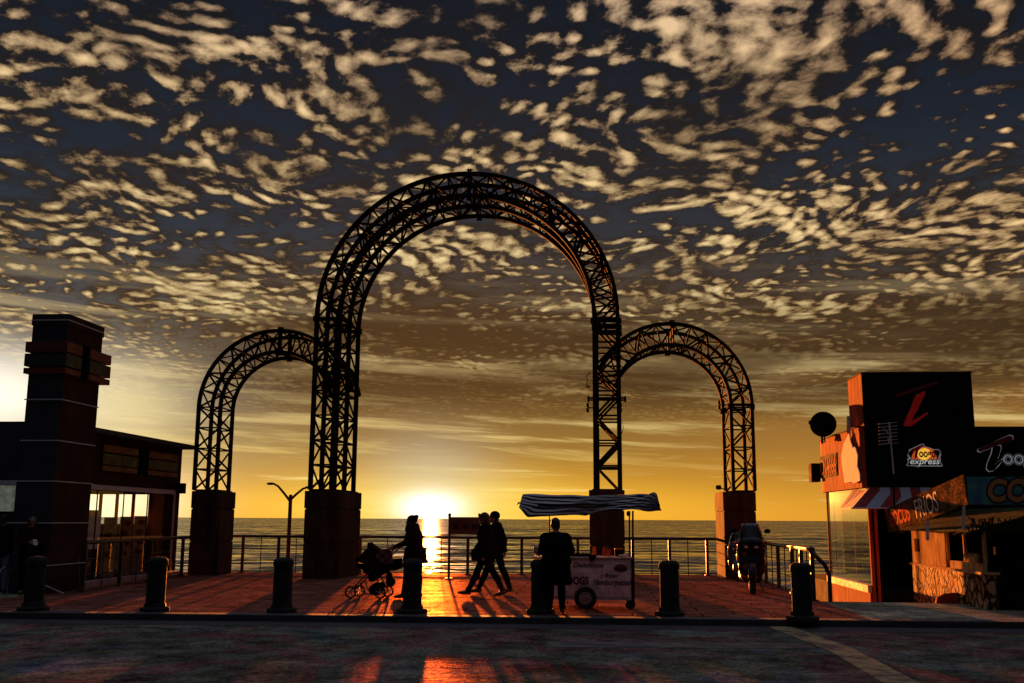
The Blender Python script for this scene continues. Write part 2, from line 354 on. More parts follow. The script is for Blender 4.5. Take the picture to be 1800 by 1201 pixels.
# ------------------------------------------------------------------ setting
HUES = [(.30, (.55, .50, .85)), (.40, (.62, .68, .85)), (.44, (.62, .66, .40)), (.48, (.80, .82, .55)), (.51, (1, .36, .46)), (.535, (1, .60, .38)), (.56, (.66, .74, .48)), (.60, (.70, .74, .62)), (.64, (.22, .80, .58)), (.70, (.62, .50, .85))]
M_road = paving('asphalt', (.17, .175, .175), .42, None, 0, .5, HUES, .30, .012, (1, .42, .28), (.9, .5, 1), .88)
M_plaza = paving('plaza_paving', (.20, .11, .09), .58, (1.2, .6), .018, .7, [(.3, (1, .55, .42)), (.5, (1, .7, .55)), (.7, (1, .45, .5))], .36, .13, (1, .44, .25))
M_walk = paving('sidewalk_concrete', (.36, .35, .29), .7, (1.6, .8), .012, .6, [(.3, (.8, .75, 1)), (.45, (1, .95, .7)), (.6, (.75, 1, .75)), (.7, (1, .8, .75))], .6, .008, (1, .6, .4))
def kerbY(x): return 17.11+(x+10.21)*.043
def railY(x): return 30.35+(x+10.68)*.070
def sheet(name, pts, z, m, thick=0):
    mb = MB()
    if thick: mb.prism([(p[0], p[1], z-thick) for p in pts], (0, 0, thick))
    else: mb.add([(p[0], p[1], z) for p in pts], [tuple(range(len(pts)))])
    return props(mb.build(name, m), kind='structure')
ZR = -.11
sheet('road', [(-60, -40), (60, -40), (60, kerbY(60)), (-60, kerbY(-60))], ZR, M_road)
M_gut = mat('gutter_concrete', (.035, .033, .034), .8, 0, .4, 3, .4)  # gutter strip coloured dark to carry on the kerb's shadow
sheet('gutter', [(-60, kerbY(-60)-.75), (60, kerbY(60)-.75), (60, kerbY(60)-.005), (-60, kerbY(-60)-.005)], ZR+.004, M_gut)
M_kerb = mat('kerb_concrete', (.06, .055, .055), .75, 0, .5, 2, .4)
mb = MB(); mb.prism([(-60, kerbY(-60), ZR-.3), (60, kerbY(60), ZR-.3), (60, kerbY(60)+.32, ZR-.3), (-60, kerbY(-60)+.32, ZR-.3)], (0, 0, .3-ZR+.001))
props(mb.build('kerb', M_kerb, bevel=.015), kind='structure')
XL, XR = -11.9, 4.55
sheet('sidewalk', [(-60, kerbY(-60)+.32), (XL, kerbY(XL)+.32), (XL, 21.0), (-60, 21.0)], 0, M_walk, 6)
sheet('sidewalk', [(XR, kerbY(XR)+.32), (60, kerbY(60)+.32), (60, 20.7), (XR, 21.75)], 0, M_walk, 6)
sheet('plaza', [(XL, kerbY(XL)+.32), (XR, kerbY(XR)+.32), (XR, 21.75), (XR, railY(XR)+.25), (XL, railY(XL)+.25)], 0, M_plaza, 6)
sheet('ramp', [(-60, 21.0), (XL, 21.0), (XL, railY(XL)+.25), (-60, railY(XL)+.25)], 0.0, M_walk, 6)
# beach and sea
M_sand = mat('wet_sand', (.12, .09, .07), .5, 0, .3, .2, .3)
sheet('beach', [(-400, 15), (400, 15), (400, 74), (-400, 74)], -5.6, M_sand)
m = bpy.data.materials.new('sea_water'); m.use_nodes = True; q = NT(m.node_tree); b = q.n['Principled BSDF']
t = q.n.new('ShaderNodeTexCoord'); co = t.outputs['Object']; X, Y, Z = q.xyz(co)
f1 = q.noise(q.v('MULTIPLY', co, (.010, .030, 1)), 1, 9, .72, .3)
f2 = q.noise(q.v('ADD', q.v('MULTIPLY', co, (.09, .16, 1)), (7, 3, 5)), 1, 8, .74, .2)
f3 = q.noise(q.v('ADD', q.v('MULTIPLY', co, (.02, .05, 1)), (31, 9, 2)), 1, 8, .7)
sy = q.m('ADD', q.m('MULTIPLY', q.m('SUBTRACT', f1, .5), -1.0), q.m('MULTIPLY', q.m('SUBTRACT', f2, .5), -1.5))
sx = q.m('MULTIPLY', q.m('SUBTRACT', f3, .5), .7)
nv = q.v('NORMALIZE', q.comb(sx, q.m('SUBTRACT', sy, .08), 1)); q.l.new(nv, b.inputs['Normal'])
foam_glints = q.m('MULTIPLY', q.sstep(q.noise(q.v('MULTIPLY', co, (.045, .35, 1)), 1, 5, .65, .6), .52, .66), q.sstep(Y, 260, 90))  # surf foam, plus painted sun sparkles near the shore
q.l.new(q.mix(foam_glints, (.012, .012, .014), (.85, .80, .78)), b.inputs['Base Color'])
q.l.new(q.m('ADD', .12, q.m('MULTIPLY', foam_glints, .45)), b.inputs['Roughness'])
b.inputs['IOR'].default_value = 1.33; b.inputs['Specular Tint'].default_value = (1, .80, .60, 1)  # warm reflection tint paints the sunset colour onto the water
M_sea = m
sheet('sea', [(-40000, 70), (40000, 70), (40000, 45000), (-40000, 45000)], -5.0, M_sea)
# painted markings
def worn(name, col, thr=.5):
    m = bpy.data.materials.new(name); m.use_nodes = True; q = NT(m.node_tree); b = q.n['Principled BSDF']
    t = q.n.new('ShaderNodeTexCoord'); n_ = q.noise(t.outputs['Object'], 3.2, 8, .72)
    q.l.new(q.ramp(n_, [(thr-.07, (.05, .05, .05)), (thr+.08, col)]), b.inputs['Base Color']); b.inputs['Roughness'].default_value = .7
    return m
M_yel = worn('worn_yellow_paint', (.42, .32, .13), .48); M_wht = worn('worn_pale_paint', (.16, .17, .12), .54)
p = [onz(*a, ZR+.006) for a in ((1352, 1102), (1388, 1100), (1500, 1140), (1625, 1205), (1560, 1205), (1462, 1146))]
mb = MB(); mb.add(p, [(0, 1, 2, 5), (5, 2, 3, 4)]); props(mb.build('road_marking', M_yel), kind='structure')
p = [onz(*a, ZR+.006) for a in ((960, 1128), (1400, 1130), (1440, 1140), (960, 1138))]
mb = MB(); mb.add(p, [(0, 1, 2, 3)]); props(mb.build('road_marking', M_wht), kind='structure')
p = [onz(*a, ZR+.006) for a in ((-40, 1116), (20, 1110), (95, 1102), (130, 1101), (60, 1108), (-40, 1122))]
mb = MB(); mb.add(p, [(0, 1, 4, 5), (1, 2, 3, 4)]); props(mb.build('road_marking', M_wht), kind='structure')
# ------------------------------------------------------------------ pillars
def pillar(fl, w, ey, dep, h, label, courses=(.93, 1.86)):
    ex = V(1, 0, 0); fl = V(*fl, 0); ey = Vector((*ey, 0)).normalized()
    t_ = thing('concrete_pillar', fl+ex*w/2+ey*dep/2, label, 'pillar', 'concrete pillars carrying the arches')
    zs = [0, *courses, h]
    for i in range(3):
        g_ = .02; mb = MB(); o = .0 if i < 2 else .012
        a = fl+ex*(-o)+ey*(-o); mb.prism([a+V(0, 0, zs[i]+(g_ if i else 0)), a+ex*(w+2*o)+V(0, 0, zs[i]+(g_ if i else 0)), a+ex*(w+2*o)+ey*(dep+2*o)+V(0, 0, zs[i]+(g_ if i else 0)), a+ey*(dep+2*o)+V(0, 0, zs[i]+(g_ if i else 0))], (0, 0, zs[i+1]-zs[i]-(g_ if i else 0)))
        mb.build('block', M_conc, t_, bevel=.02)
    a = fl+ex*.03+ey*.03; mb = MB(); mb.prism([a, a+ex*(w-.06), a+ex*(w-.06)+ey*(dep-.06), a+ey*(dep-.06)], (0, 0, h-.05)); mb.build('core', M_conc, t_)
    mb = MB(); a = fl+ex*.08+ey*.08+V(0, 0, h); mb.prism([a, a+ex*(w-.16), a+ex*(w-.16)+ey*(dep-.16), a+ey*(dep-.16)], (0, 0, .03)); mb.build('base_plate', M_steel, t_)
    return t_
pillar((onY(329, 1011, 28.63).x, 28.63), .86, (-.045, 1), 1.35, 2.37, 'dark concrete pillar at the left end of the gate, beside the shop')
pillar((-8.02, 27.64), 1.0, (.035, 1), 2.15, 2.36, 'dark concrete pillar under the left leg of the tall arch, by the stroller')
xr = onY(1037, 1000, 28.0).x
pillar((xr, 28.0), onY(1099, 1000, 28.0).x-xr, (.0, 1), 2.15, 2.42, 'dark concrete pillar behind the hamburger cart')
xr = onY(1276, 1017, 29.6).x
pillar((xr, 29.6), onY(1333, 1017, 29.6).x-xr, (-.035, 1), 1.6, 2.42, 'dark concrete pillar with sunlit left side, behind the motorcycles')
# ------------------------------------------------------------------ lattice arches
def arch(name, label, xl, Yl, xr_, Yr, zs, zb, w, planes, ey, np_leg, np_arc, th=(0, 180), chord=.11, brace=.05, legs=(True, True)):
    """outer left x, outer right x at the front plane; zs springing height; th = arc range (deg, from the right)"""
    ey = Vector((*ey, 0)).normalized(); A = V(xl, Yl, 0); B = V(xr_, Yr, 0); ex = (B-A).normalized(); Ro = (B-A).length/2; Cc = (A+B)/2
    t_ = thing(name, Cc+ey*planes[-1]/2+V(0, 0, zb), label, 'arch', 'lattice steel arches of the gate')
    nodes = []                                                   # (outer, inner) in the front plane
    up_ = V(0, 0, 1)
    if legs[0]:
        for i in range(np_leg): z = zb+(zs-zb)*i/np_leg; nodes.append((Cc-ex*Ro+up_*z, Cc-ex*(Ro-w)+up_*z))
    a0, a1 = th[1], th[0]
    for i in range(np_arc+1):
        a = R_(a0+(a1-a0)*i/np_arc); d = ex*math.cos(a)+up_*math.sin(a)
        nodes.append((Cc+up_*zs+d*Ro, Cc+up_*zs+d*(Ro-w)))
    if legs[1]:
        for i in range(1, np_leg+1): z = zs-(zs-zb)*i/np_leg; nodes.append((Cc+ex*Ro+up_*z, Cc+ex*(Ro-w)+up_*z))
    def fine(k):                                                  # smooth chord path
        out_ = []
        r_ = Ro if k == 0 else Ro-w
        if legs[0]: out_.append(nodes[0][k])
        for i in range(65):
            a = R_(a0+(a1-a0)*i/64); out_.append(Cc+up_*zs+(ex*math.cos(a)+up_*math.sin(a))*r_)
        if legs[1]: out_.append(nodes[-1][k])
        return out_
    for j, pd in enumerate(planes):
        for k in (0, 1):
            path = [q_+ey*pd for q_ in fine(k)]; mb = MB(); vs = []; fs = []
            for i, q_ in enumerate(path):
                tg = (path[min(i+1, len(path)-1)]-path[max(i-1, 0)]).normalized(); nn = tg.cross(ey).normalized()
                hw = chord/2
                vs += [q_+nn*hw+ey*hw, q_-nn*hw+ey*hw, q_-nn*hw-ey*hw, q_+nn*hw-ey*hw]
            for i in range(len(path)-1):
                for e in range(4): fs.append((i*4+e, i*4+(e+1) % 4, i*4+4+(e+1) % 4, i*4+4+e))
            fs += [(3, 2, 1, 0), tuple(len(vs)-4+e for e in range(4))]
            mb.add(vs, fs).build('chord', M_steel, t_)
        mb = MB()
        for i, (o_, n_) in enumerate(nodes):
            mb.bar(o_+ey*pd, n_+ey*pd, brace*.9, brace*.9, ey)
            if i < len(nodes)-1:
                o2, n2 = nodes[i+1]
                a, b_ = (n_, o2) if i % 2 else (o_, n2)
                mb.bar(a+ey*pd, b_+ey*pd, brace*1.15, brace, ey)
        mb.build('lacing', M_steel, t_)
    for j in range(len(planes)-1):
        for k in (0, 1):
            mb = MB()
            for i, nd in enumerate(nodes):
                mb.bar(nd[k]+ey*planes[j], nd[k]+ey*planes[j+1], brace*.8, brace*.8)
                if i < len(nodes)-1:
                    a, b_ = (planes[j], planes[j+1]) if (i+j) % 2 else (planes[j+1], planes[j])
                    mb.bar(nd[k]+ey*a, nodes[i+1][k]+ey*b_, brace*.8, brace*.8)
            mb.build('cross_lacing', M_steel, t_)
    return t_, Cc, ex, ey, Ro
def flange(t_, c_, d, ex, ey, w, planes, proud=.1, n=3, gap=.0):
    """bolted splice plates across all planes; d = direction from outer to inner chord"""
    L = w+2*proud; tg = d.cross(ey)
    for pd in planes:
        mb = MB()
        mb.box(c_+d*(w/2)+ey*pd, (L, .16, .03), d, ey, tg); mb.box(c_+d*(w/2)+ey*pd+tg*.06, (L, .16, .03), d, ey, tg)
        for s_ in (-proud+.02, w+proud-.02):
            mb.tube([c_+d*s_+ey*pd-tg*.05, c_+d*s_+ey*pd+tg*.12], .028, 8)
        mb.build('splice_plate', M_steel, t_)
zsM = 7.22; plM = (0.05, 1.05, 2.05)
tA, Cc, ex, ey, Ro = arch('lattice_arch', 'tall central arch of dark lattice steel between the two smaller arches', -7.90, 27.66, .62, 28.05, zsM, 2.39, .66, plM, (.03, 1), 7, 22, chord=.115, brace=.052)
up3 = V(0, 0, 1)
flange(tA, Cc-ex*Ro+up3*(zsM-.05), ex, ex, ey, .66, plM); flange(tA, Cc+ex*Ro+up3*(zsM-.05), -ex, ex, ey, .66, plM)
flange(tA, Cc+up3*(zsM+Ro), -up3, ex, ey, .66, plM, .14)
flange(tA, Cc+ex*Ro+up3*4.95, -ex, ex, ey, .66, plM[:1], .2)
tB, Cb, exb, eyb, Rb = arch('lattice_arch', 'low lattice steel arch on the left, over the street lamp', -11.60, 28.68, -7.05, 28.9, 4.80, 2.40, .64, (0, 1.15), (-.045, 1), 4, 13, th=(12, 180), chord=.10, brace=.046, legs=(True, False))
flange(tB, Cb+up3*(4.8+Rb), -up3, exb, eyb, .64, (0, 1.15), .1)
tC, Cd, exd, eyd, Rd = arch('lattice_arch', 'low lattice steel arch on the right, over the parked motorcycles', -.12, 29.0, 4.49, 29.7, 4.94, 2.45, .62, (0, 1.35), (-.04, 1), 4, 13, th=(0, 163), chord=.10, brace=.046, legs=(False, True))
flange(tC, Cd+up3*(4.94+Rd), -up3, exd, eyd, .62, (0, 1.35), .1)
flange(tC, Cd+exd*Rd+up3*4.9, -exd, exd, eyd, .62, (0, 1.35), .08)
# small floodlights clamped to the steel
def flood(px, py, Y, sgn, label):
    c_ = onY(px, py, Y); t_ = thing('floodlight', c_, label, 'floodlight')
    MB().bar(c_, c_+V(sgn*.22, 0, 0), .03).build('bracket', M_steel, t_)
    MB().box(c_+V(0, 0, .07), (.07, .12, .11)).box(c_-V(0, 0, .07), (.07, .12, .11)).build('lamp_head', M_steel, t_, bevel=.01)
flood(1033, 717, 28.0, 1, 'small twin floodlight on the inner side of the tall arch leg, over the cart')
flood(1091, 717, 28.0, -1, 'small twin floodlight on the outer side of the tall arch leg, over the cart')
flood(1264, 712, 29.7, 1, 'small twin floodlight halfway up the right arch leg')
c_ = onY(1263, 857, 29.6); t_ = thing('floodlight', c_, 'small lone floodlight low on the right pillar top', 'floodlight')
MB().bar(c_, onY(1276, 861, 29.7), .03).build('bracket', M_steel, t_); MB().lathe(c_, [(.03, -.08), (.06, -.06), (.07, .06), (.02, .08)], 12, ax=(1, 0, 0), ex=(0, 1, 0)).build('lamp_head', M_steel, t_)
# loose cable on the arch
mb = MB(); mb.tube([onY(*a, 27.95) for a in ((1038, 655), (1031, 662), (1033, 670), (1030, 678), (1034, 676))], .012, 5); mb.tube([onY(*a, 27.95) for a in ((1030, 680), (1037, 680))], .025, 6)
props(mb.build('cable', M_steel), 'loose end of cable hanging off the tall arch leg above the cart', 'cable')
mb = MB(); mb.tube([onY(*a, 28.0) for a in ((1089, 748), (1094, 742), (1096, 752), (1092, 765), (1090, 784))], .008, 5)
props(mb.build('cable', M_steel), 'thin cable loop against the right side of the tall arch', 'cable')
# ------------------------------------------------------------------ railings
def railing(label, pts, thick, thin, top=1.07, h_top=.045, wires=(.36, .70), endfoot=None):
    """pts: rail polyline on the ground; thick/thin: distances along it"""
    pts = [V(*p_, 0) if len(p_) == 2 else V(*p_) for p_ in pts]; L = [0]
    for a, b_ in zip(pts, pts[1:]): L.append(L[-1]+(b_-a).length)
    def at(s_):
        for i in range(len(pts)-1):
            if s_ <= L[i+1] or i == len(pts)-2: return pts[i].lerp(pts[i+1], (s_-L[i])/(L[i+1]-L[i]))
    t_ = thing('railing', pts[0], label, 'railing', 'metal railings round the plaza')
    MB().tube([p_+V(0, 0, top) for p_ in pts], h_top, 10).build('top_rail', M_rail, t_, smooth=False)
    for w_ in wires: MB().tube([a+V(0, 0, w_) for a in pts], .011, 6).build('wire', M_rail, t_)
    mb = MB()
    for a, b_ in zip(pts, pts[1:]): mb.bar(a+V(0, 0, .05), b_+V(0, 0, .05), .03, .03)
    mb.build('bottom_rail', M_rail, t_)
    for s_ in thick:
        p_ = at(s_); mb = MB(); mb.bar(p_, p_+V(0, 0, top), .085, .05); mb.box(p_+V(0, 0, .012), (.16, .14, .024)); mb.build('post', M_rail, t_)
    if thin:
        for s_ in thin: p_ = at(s_); MB().tube([p_, p_+V(0, 0, top)], .014, 6).build('rod', M_rail, t_)
    return t_
def bx(px): # X on the back railing line at photo column px
    for _ in range(1):
        d = ray(px, 1005); k = 30.35+10.68*.07
        s_ = k/(d.y-.07*d.x); return d.x*s_
def seg(label, p0, p1, thick, thin):
    a, b_ = bx(p0), bx(p1); A = V(a, railY(a), 0); B = V(b_, railY(b_), 0)
    f_ = lambda px: (bx(px)-a)/(b_-a)*(B-A).length
    return railing(label, [A[:2], B[:2]], [f_(x) for x in thick], [f_(x) for x in thin])
seg('metal railing between the left end pillar and the stroller pillar', 405, 545, (425, 488), (457, 519))
seg('long metal railing against the sea behind the walking couple', 618, 1046, (632, 727, 822, 917, 1016), (680, 775, 869, 965))
seg('metal railing between the cart pillar and the sunlit pillar', 1092, 1272, (1113, 1178, 1244), (1146, 1210))
railing('metal railing along the front of the left shop, with sunlit top', [(-11.25, 21.9), (-11.75, railY(-11.8))], (0.02, 2.0, 3.9, 6.3, 8.2), (1.0, 3.0, 5.1, 7.3, 7.9), 1.06)
railing('metal railing running toward the street beside the right pillar', [(4.42, 29.0), (4.42, 21.85)], (1.2, 3.1, 4.95, 6.0, 7.15), (2.2, 4.0, 5.5, 6.6), 1.03)
mb = MB(); a = V(4.42, 21.85, 1.03); mb.tube([a, a+V(.05, -.1, -.12), a+V(.22, -.15, -.3), a+V(.30, -.15, -.5), a+V(.30, -.15, -1.03)], .045, 10)
props(mb.build('handrail', M_rail), 'bent end hoop of handrail behind the rightmost bollard', 'handrail')
mb = MB(); mb.ell(a, (.07, .07, .07)); props(mb.build('rail_knob', M_rail, smooth=True), 'round knob capping the street end of the right railing', 'rail knob')
# low white handrail by the left tower
t_ = thing('handrail', onz(112, 1043), 'thin pale stair handrail by the foot of the left tower', 'handrail')
mb = MB(); mb.tube([onY(*a, 20.9) for a in ((72, 995.5), (137, 990), (150, 989))], .012, 6); mb.build('rail', M_line, t_)
mb = MB(); mb.tube([onY(*a, 20.9) for a in ((72, 1026), (112, 1043.5))], .012, 6); mb.build('rail', M_line, t_)
mb = MB(); mb.tube([onY(*a, 20.9) for a in ((73, 995.5), (73, 1044))], .014, 6); mb.build('post', M_line, t_)
t_ = thing('handrail', onz(137, 1040), 'short dark sloping rail at the street end of the shop railing', 'handrail')
mb = MB(); mb.tube([onY(*a, 21.7) for a in ((152, 957), (148, 962), (138, 976), (137.5, 1041))], .028, 8); mb.build('rail', M_rail, t_)
mb = MB(); p = onY(141, 1034, 21.68); mb.box(p, (.12, .01, .14)); mb.build('red_plate', M_redb, t_)
# ------------------------------------------------------------------ bollards
def bollard(px, py, label, src=None):
    p_ = onz(px, py)
    if src is None:
        t_ = thing('bollard', p_, label, 'bollard', 'concrete bollards along the kerb')
        h_ = .93
        MB().lathe(p_, [(.165, .10), (.165, .74), (.158, .745), (.158, .77), (.178, .775), (.178, .86), (.165, .89), (.12, .925), (.05, h_), (.0, h_)], 28).build('shaft', M_bol, t_, smooth=False)
        MB().lathe(p_, [(.27, .0), (.27, .05), (.25, .07), (.20, .075), (.19, .13), (.165, .14)], 8, ex=(.92, .38, 0)).build('base', M_bol, t_)
        return t_
    t_ = dup(src); t_.location = p_; t_['label'] = label; t_.rotation_euler.z = random.uniform(0, 1)
    return t_
b0 = bollard(58, 1073, 'mossy grey bollard in front of the person with the phone, leftmost in the row')
for px, py, lb in ((272, 1074, 'dark bollard in front of the left shop window railing'), (495, 1076, 'dark bollard below the street lamp'),
                   (724, 1078, 'dark bollard in front of the woman pushing the stroller'), (950, 1078, 'dark bollard beside the vendor, left of the cart'),
                   (1178, 1082, 'dark bollard just right of the cart, before the open railing'), (1411, 1090, 'dark bollard near the end of the right railing')):
    bollard(px, py, lb, b0)
# ------------------------------------------------------------------ street lamp
c_ = onY(508, 940, 37); X0 = c_.x; base = V(X0, 37, -5.6)
t_ = thing('street_lamp', base, 'double-armed street lamp seen through the left arch', 'street lamp')
top_ = onY(508.5, 872, 37)
MB().lathe(base, [(.13, 0), (.09, 2), (.068, top_.z+5.6), (.05, top_.z+5.65)], 14).build('pole', M_steel, t_, smooth=True)
for pts, hd in ((((509, 880), (500, 868), (489, 855), (482, 851)), (476, 851)), (((509, 880), (522, 868), (533, 859), (538, 858)), (543, 857.5))):
    MB().tube([onY(*a, 37) for a in pts], [.05, .045, .04, .035], 8).build('arm', M_steel, t_)
    h_ = onY(*hd, 37); MB().ell(h_+V(0, 0, .01), (.17, .10, .05), 14, 8).build('lamp_head', M_steel, t_, smooth=True)
# ------------------------------------------------------------------ info sign
Ys = 28.4; t_ = thing('sign_board', V(onY(789, 1016, Ys).x, Ys, 0), 'brown information board on two posts in front of the sea railing', 'sign')
a, b_ = onY(790, 909, Ys), onY(842, 940, Ys)
M_sign = mat('sign_panel', (.17, .06, .03), .6, 0, .3, 4, .1)
MB().bb((a.x, Ys-.015, b_.z), (b_.x, Ys+.015, a.z)).build('panel', M_sign, t_)
mb = MB(); mb.bb((a.x+.04, Ys-.02, a.z-.03), (b_.x-.04, Ys-.016, a.z-.02)); mb.bb((a.x+.04, Ys-.02, b_.z+.031), (a.x+.05, Ys-.016, a.z-.031)); mb.bb((b_.x-.05, Ys-.02, b_.z+.031), (b_.x-.04, Ys-.016, a.z-.031)); mb.bb((a.x+.04, Ys-.02, b_.z+.02), (b_.x-.04, Ys-.016, b_.z+.03)); mb.build('frame_line', mat('sign_line', (.4, .2, .09), .6), t_)
for x_ in (789, 842):
    p_ = onY(x_, 1016, Ys); mb = MB(); mb.tube([V(p_.x, Ys-.03, 0), V(p_.x, Ys-.03, a.z+.05)], .035, 10); mb.ell(V(p_.x, Ys-.03, a.z+.06), (.045,)*3, 10, 6); mb.box(V(p_.x, Ys-.03, .01), (.2, .16, .02)); mb.build('post', M_rail, t_)
for i in range(3):
    x0 = a.x+.10+i*.265
    mb = MB()
    for k in range(5): mb.bb((x0+.003*k, Ys-.020, a.z-.20-k*.032), (x0+.19-.02*(k % 2), Ys-.016, a.z-.182-k*.032))
    mb.build('text_block', M_black, t_)
# ------------------------------------------------------------------ people
def hand(mb, w, d, pn, s=1, curl=.5):
    """w wrist, d pointing direction, pn palm normal; five separate bent fingers"""
    d = Vector(d).normalized(); pn = Vector(pn); pn = (pn-d*pn.dot(d)).normalized(); sd_ = d.cross(pn)
    w = Vector(w); pc = w+d*.045
    mb.ell(pc, (1, 1, 1), 2, 2) if False else None
    rot = Matrix((sd_, d, pn)).transposed()
    mb.ell(pc, (.040, .052, .017), 12, 8, rot)
    for k, L_ in zip((-1.5, -.5, .5, 1.5), (.062, .072, .078, .070)):
        b0_ = w+d*.085+sd_*k*.0185; mid = b0_+(d*math.cos(curl*.6)+pn*math.sin(curl*.6))*L_*.5; tip = mid+(d*math.cos(curl*1.5)+pn*math.sin(curl*1.5))*L_*.5
        mb.cone(b0_, .0095, mid, .0088, 8); mb.cone(mid, .0088, tip, .0075, 8)
    b0_ = w+d*.03+sd_*.034; mid = b0_+(d*.6+sd_*.7+pn*.2).normalized()*.038; tip = mid+(d*.9+sd_*.15+pn*.4).normalized()*.032
    mb.cone(b0_, .012, mid, .0105, 8); mb.cone(mid, .0105, tip, .0085, 8)
def person(label, foot, ang, J, cloth, trou, skin=M_skin, hair='short', scale=1, coat_hem=.0, head_tilt=0, scarf=False, hat=None, bulk=1.0, hands=None, seat_group=None):
    """J: joints in a frame with +x forward, +y left, z up, metres; ang: heading (rad from +X)"""
    rotz = Matrix.Rotation(ang, 3, 'Z'); F_ = Vector(foot)
    T = lambda p_: F_+rotz @ (Vector(p_)*scale)
    s_ = scale
    t_ = thing('person', F_, label, 'person', seat_group)
    g_ = {k: T(p_) for k, p_ in J.items()}
    fwv = rotz @ V(1, 0, 0); lf = rotz @ V(0, 1, 0)
    hd = g_['head']; hrot = rotz.to_4x4() @ Matrix.Rotation(J.get('turn', (0, 0, 0))[2] if 'turn' in J else 0, 4, 'Z'); hr = hrot.to_3x3() @ Matrix.Rotation(head_tilt, 3, 'Y')
    H = lambda p_: hd+hr @ (Vector(p_)*s_)
    mb = MB()
    mb.ell(H((0, 0, .015)), (.098*s_, .076*s_, .105*s_), 18, 12, hr)          # skull
    mb.ell(H((.03, 0, -.055)), (.062*s_, .055*s_, .062*s_), 14, 10, hr)       # jaw
    mb.cone(H((.088, 0, .005)), .010*s_, H((.112, 0, -.028)), .014*s_, 8)     # nose
    mb.ell(H((.088, 0, -.062)), (.014*s_, .024*s_, .009*s_), 10, 6, hr)       # mouth
    mb.ell(H((.082, 0, -.095)), (.018*s_, .022*s_, .016*s_), 10, 6, hr)       # chin
    for e in (-1, 1):
        mb.ell(H((.088, e*.030, .012)), (.012*s_, .014*s_, .009*s_), 8, 6, hr)
        mb.ell(H((.0, e*.078, -.01)), (.020*s_, .010*s_, .032*s_), 10, 6, hr)
    mb.cone(H((-.01, 0, -.05)), .056*s_, g_['neck'], .062*s_)
    ch, pv = g_['chest'], g_['pelvis']; tv = (ch-pv)
    trot = rotz
    def torso(mb, k, hem=0):
        mb.ell(ch, ((.115+k)*s_*bulk, (.17+k)*s_*bulk, (.20+k)*s_), 18, 12, trot)
        mb.ell(ch.lerp(pv, .5), ((.105+k)*s_*bulk, (.145+k)*s_*bulk, (.18+k)*s_), 18, 12, trot)
        mb.ell(pv, ((.12+k)*s_*bulk, (.165+k)*s_*bulk, (.14+k)*s_), 18, 12, trot)
        for e in ('l', 'r'): mb.cone(g_['neck']-V(0, 0, .03*s_), (.06+k*.6)*s_, g_['sh'+e], (.058+k)*s_*bulk)
        if hem: mb.tube([pv+V(0, 0, .08*s_), pv-V(0, 0, hem*.5), pv-V(0, 0, hem)], [(.135+k)*s_*bulk, (.155+k)*s_*bulk, (.165+k)*s_*bulk], 18)
    def arm(mb, e, k, end=1):
        mb.cone(g_['sh'+e], (.052+k)*s_*bulk, g_['el'+e], (.040+k)*s_); mb.cone(g_['el'+e], (.040+k)*s_, g_['el'+e].lerp(g_['ha'+e], end), (.027+k*.8)*s_)
    def leg(mb, e, k, end=1):
        mb.cone(g_['hi'+e], (.088+k)*s_, g_['kn'+e], (.056+k)*s_)
        mid = g_['kn'+e].lerp(g_['an'+e], .3)-(g_['to'+e]-g_['an'+e]).normalized()*.015
        mb.cone(g_['kn'+e], (.056+k)*s_, mid, (.056+k)*s_); mb.cone(mid, (.056+k)*s_, g_['kn'+e].lerp(g_['an'+e], end), (.036+k)*s_)
    torso(mb, 0)
    for e in ('l', 'r'):
        arm(mb, e, 0); leg(mb, e, 0); mb.cone(g_['an'+e], .036*s_, g_['to'+e], .025*s_)
        fd = (g_['ha'+e]-g_['el'+e]).normalized(); pn = (hands or {}).get(e, (lf if e == 'r' else -lf))
        hand(mb, g_['ha'+e], fd, pn)
    mb.build('body', skin, t_, smooth=True, remesh=.009)
    mb = MB(); torso(mb, .028, coat_hem)
    for e in ('l', 'r'): arm(mb, e, .020, .93)
    mb.build('jacket', cloth, t_, smooth=True, remesh=.014)
    mb = MB()
    for e in ('l', 'r'): leg(mb, e, .016, .97)
    mb.ell(pv-V(0, 0, .03), (.13*s_, .172*s_, .12*s_), 16, 10, trot)
    mb.build('trousers', trou, t_, smooth=True, remesh=.014)
    for e in ('l', 'r'):
        a_, o_ = g_['an'+e], g_['to'+e]; fd = (o_-a_).normalized(); fh = V(fd.x, fd.y, 0).normalized() if V(fd.x, fd.y, 0).length > .1 else fwv
        mb = MB(); heel = a_-fh*.035-V(0, 0, .035); mb.cone(heel, .038, heel.lerp(o_, .55)+V(0, 0, .0), .042, 12); mb.cone(heel.lerp(o_, .55), .042, o_+fh*.03, .028, 12); mb.cone(a_+V(0, 0, .05), .05, a_-V(0, 0, .02), .046, 12)
        mb.build('shoe', M_shoe, t_, smooth=True, remesh=.010)
    mb = MB()
    if hair == 'long':
        mb.ell(H((-.012, 0, .03)), (.108*s_, .092*s_, .108*s_), 18, 12, hr); mb.ell(H((-.065, 0, -.08)), (.062*s_, .092*s_, .15*s_), 16, 10, hr); mb.ell(H((-.075, 0, -.2)), (.05*s_, .08*s_, .12*s_), 14, 10, hr)
    elif hair == 'short':
        mb.ell(H((-.022, 0, .035)), (.094*s_, .084*s_, .096*s_), 18, 12, hr); mb.ell(H((-.055, 0, -.03)), (.05*s_, .07*s_, .07*s_), 14, 10, hr)
    elif hair == 'curly':
        for k in range(16):
            a = random.uniform(0, 6.28); z = random.uniform(-.3, 1); r_ = math.sqrt(max(0, 1-z*z)); mb.ell(H((-.03+r_*math.cos(a)*.075, r_*math.sin(a)*.08, .02+z*.085)), (.045*s_,)*3, 8, 6)
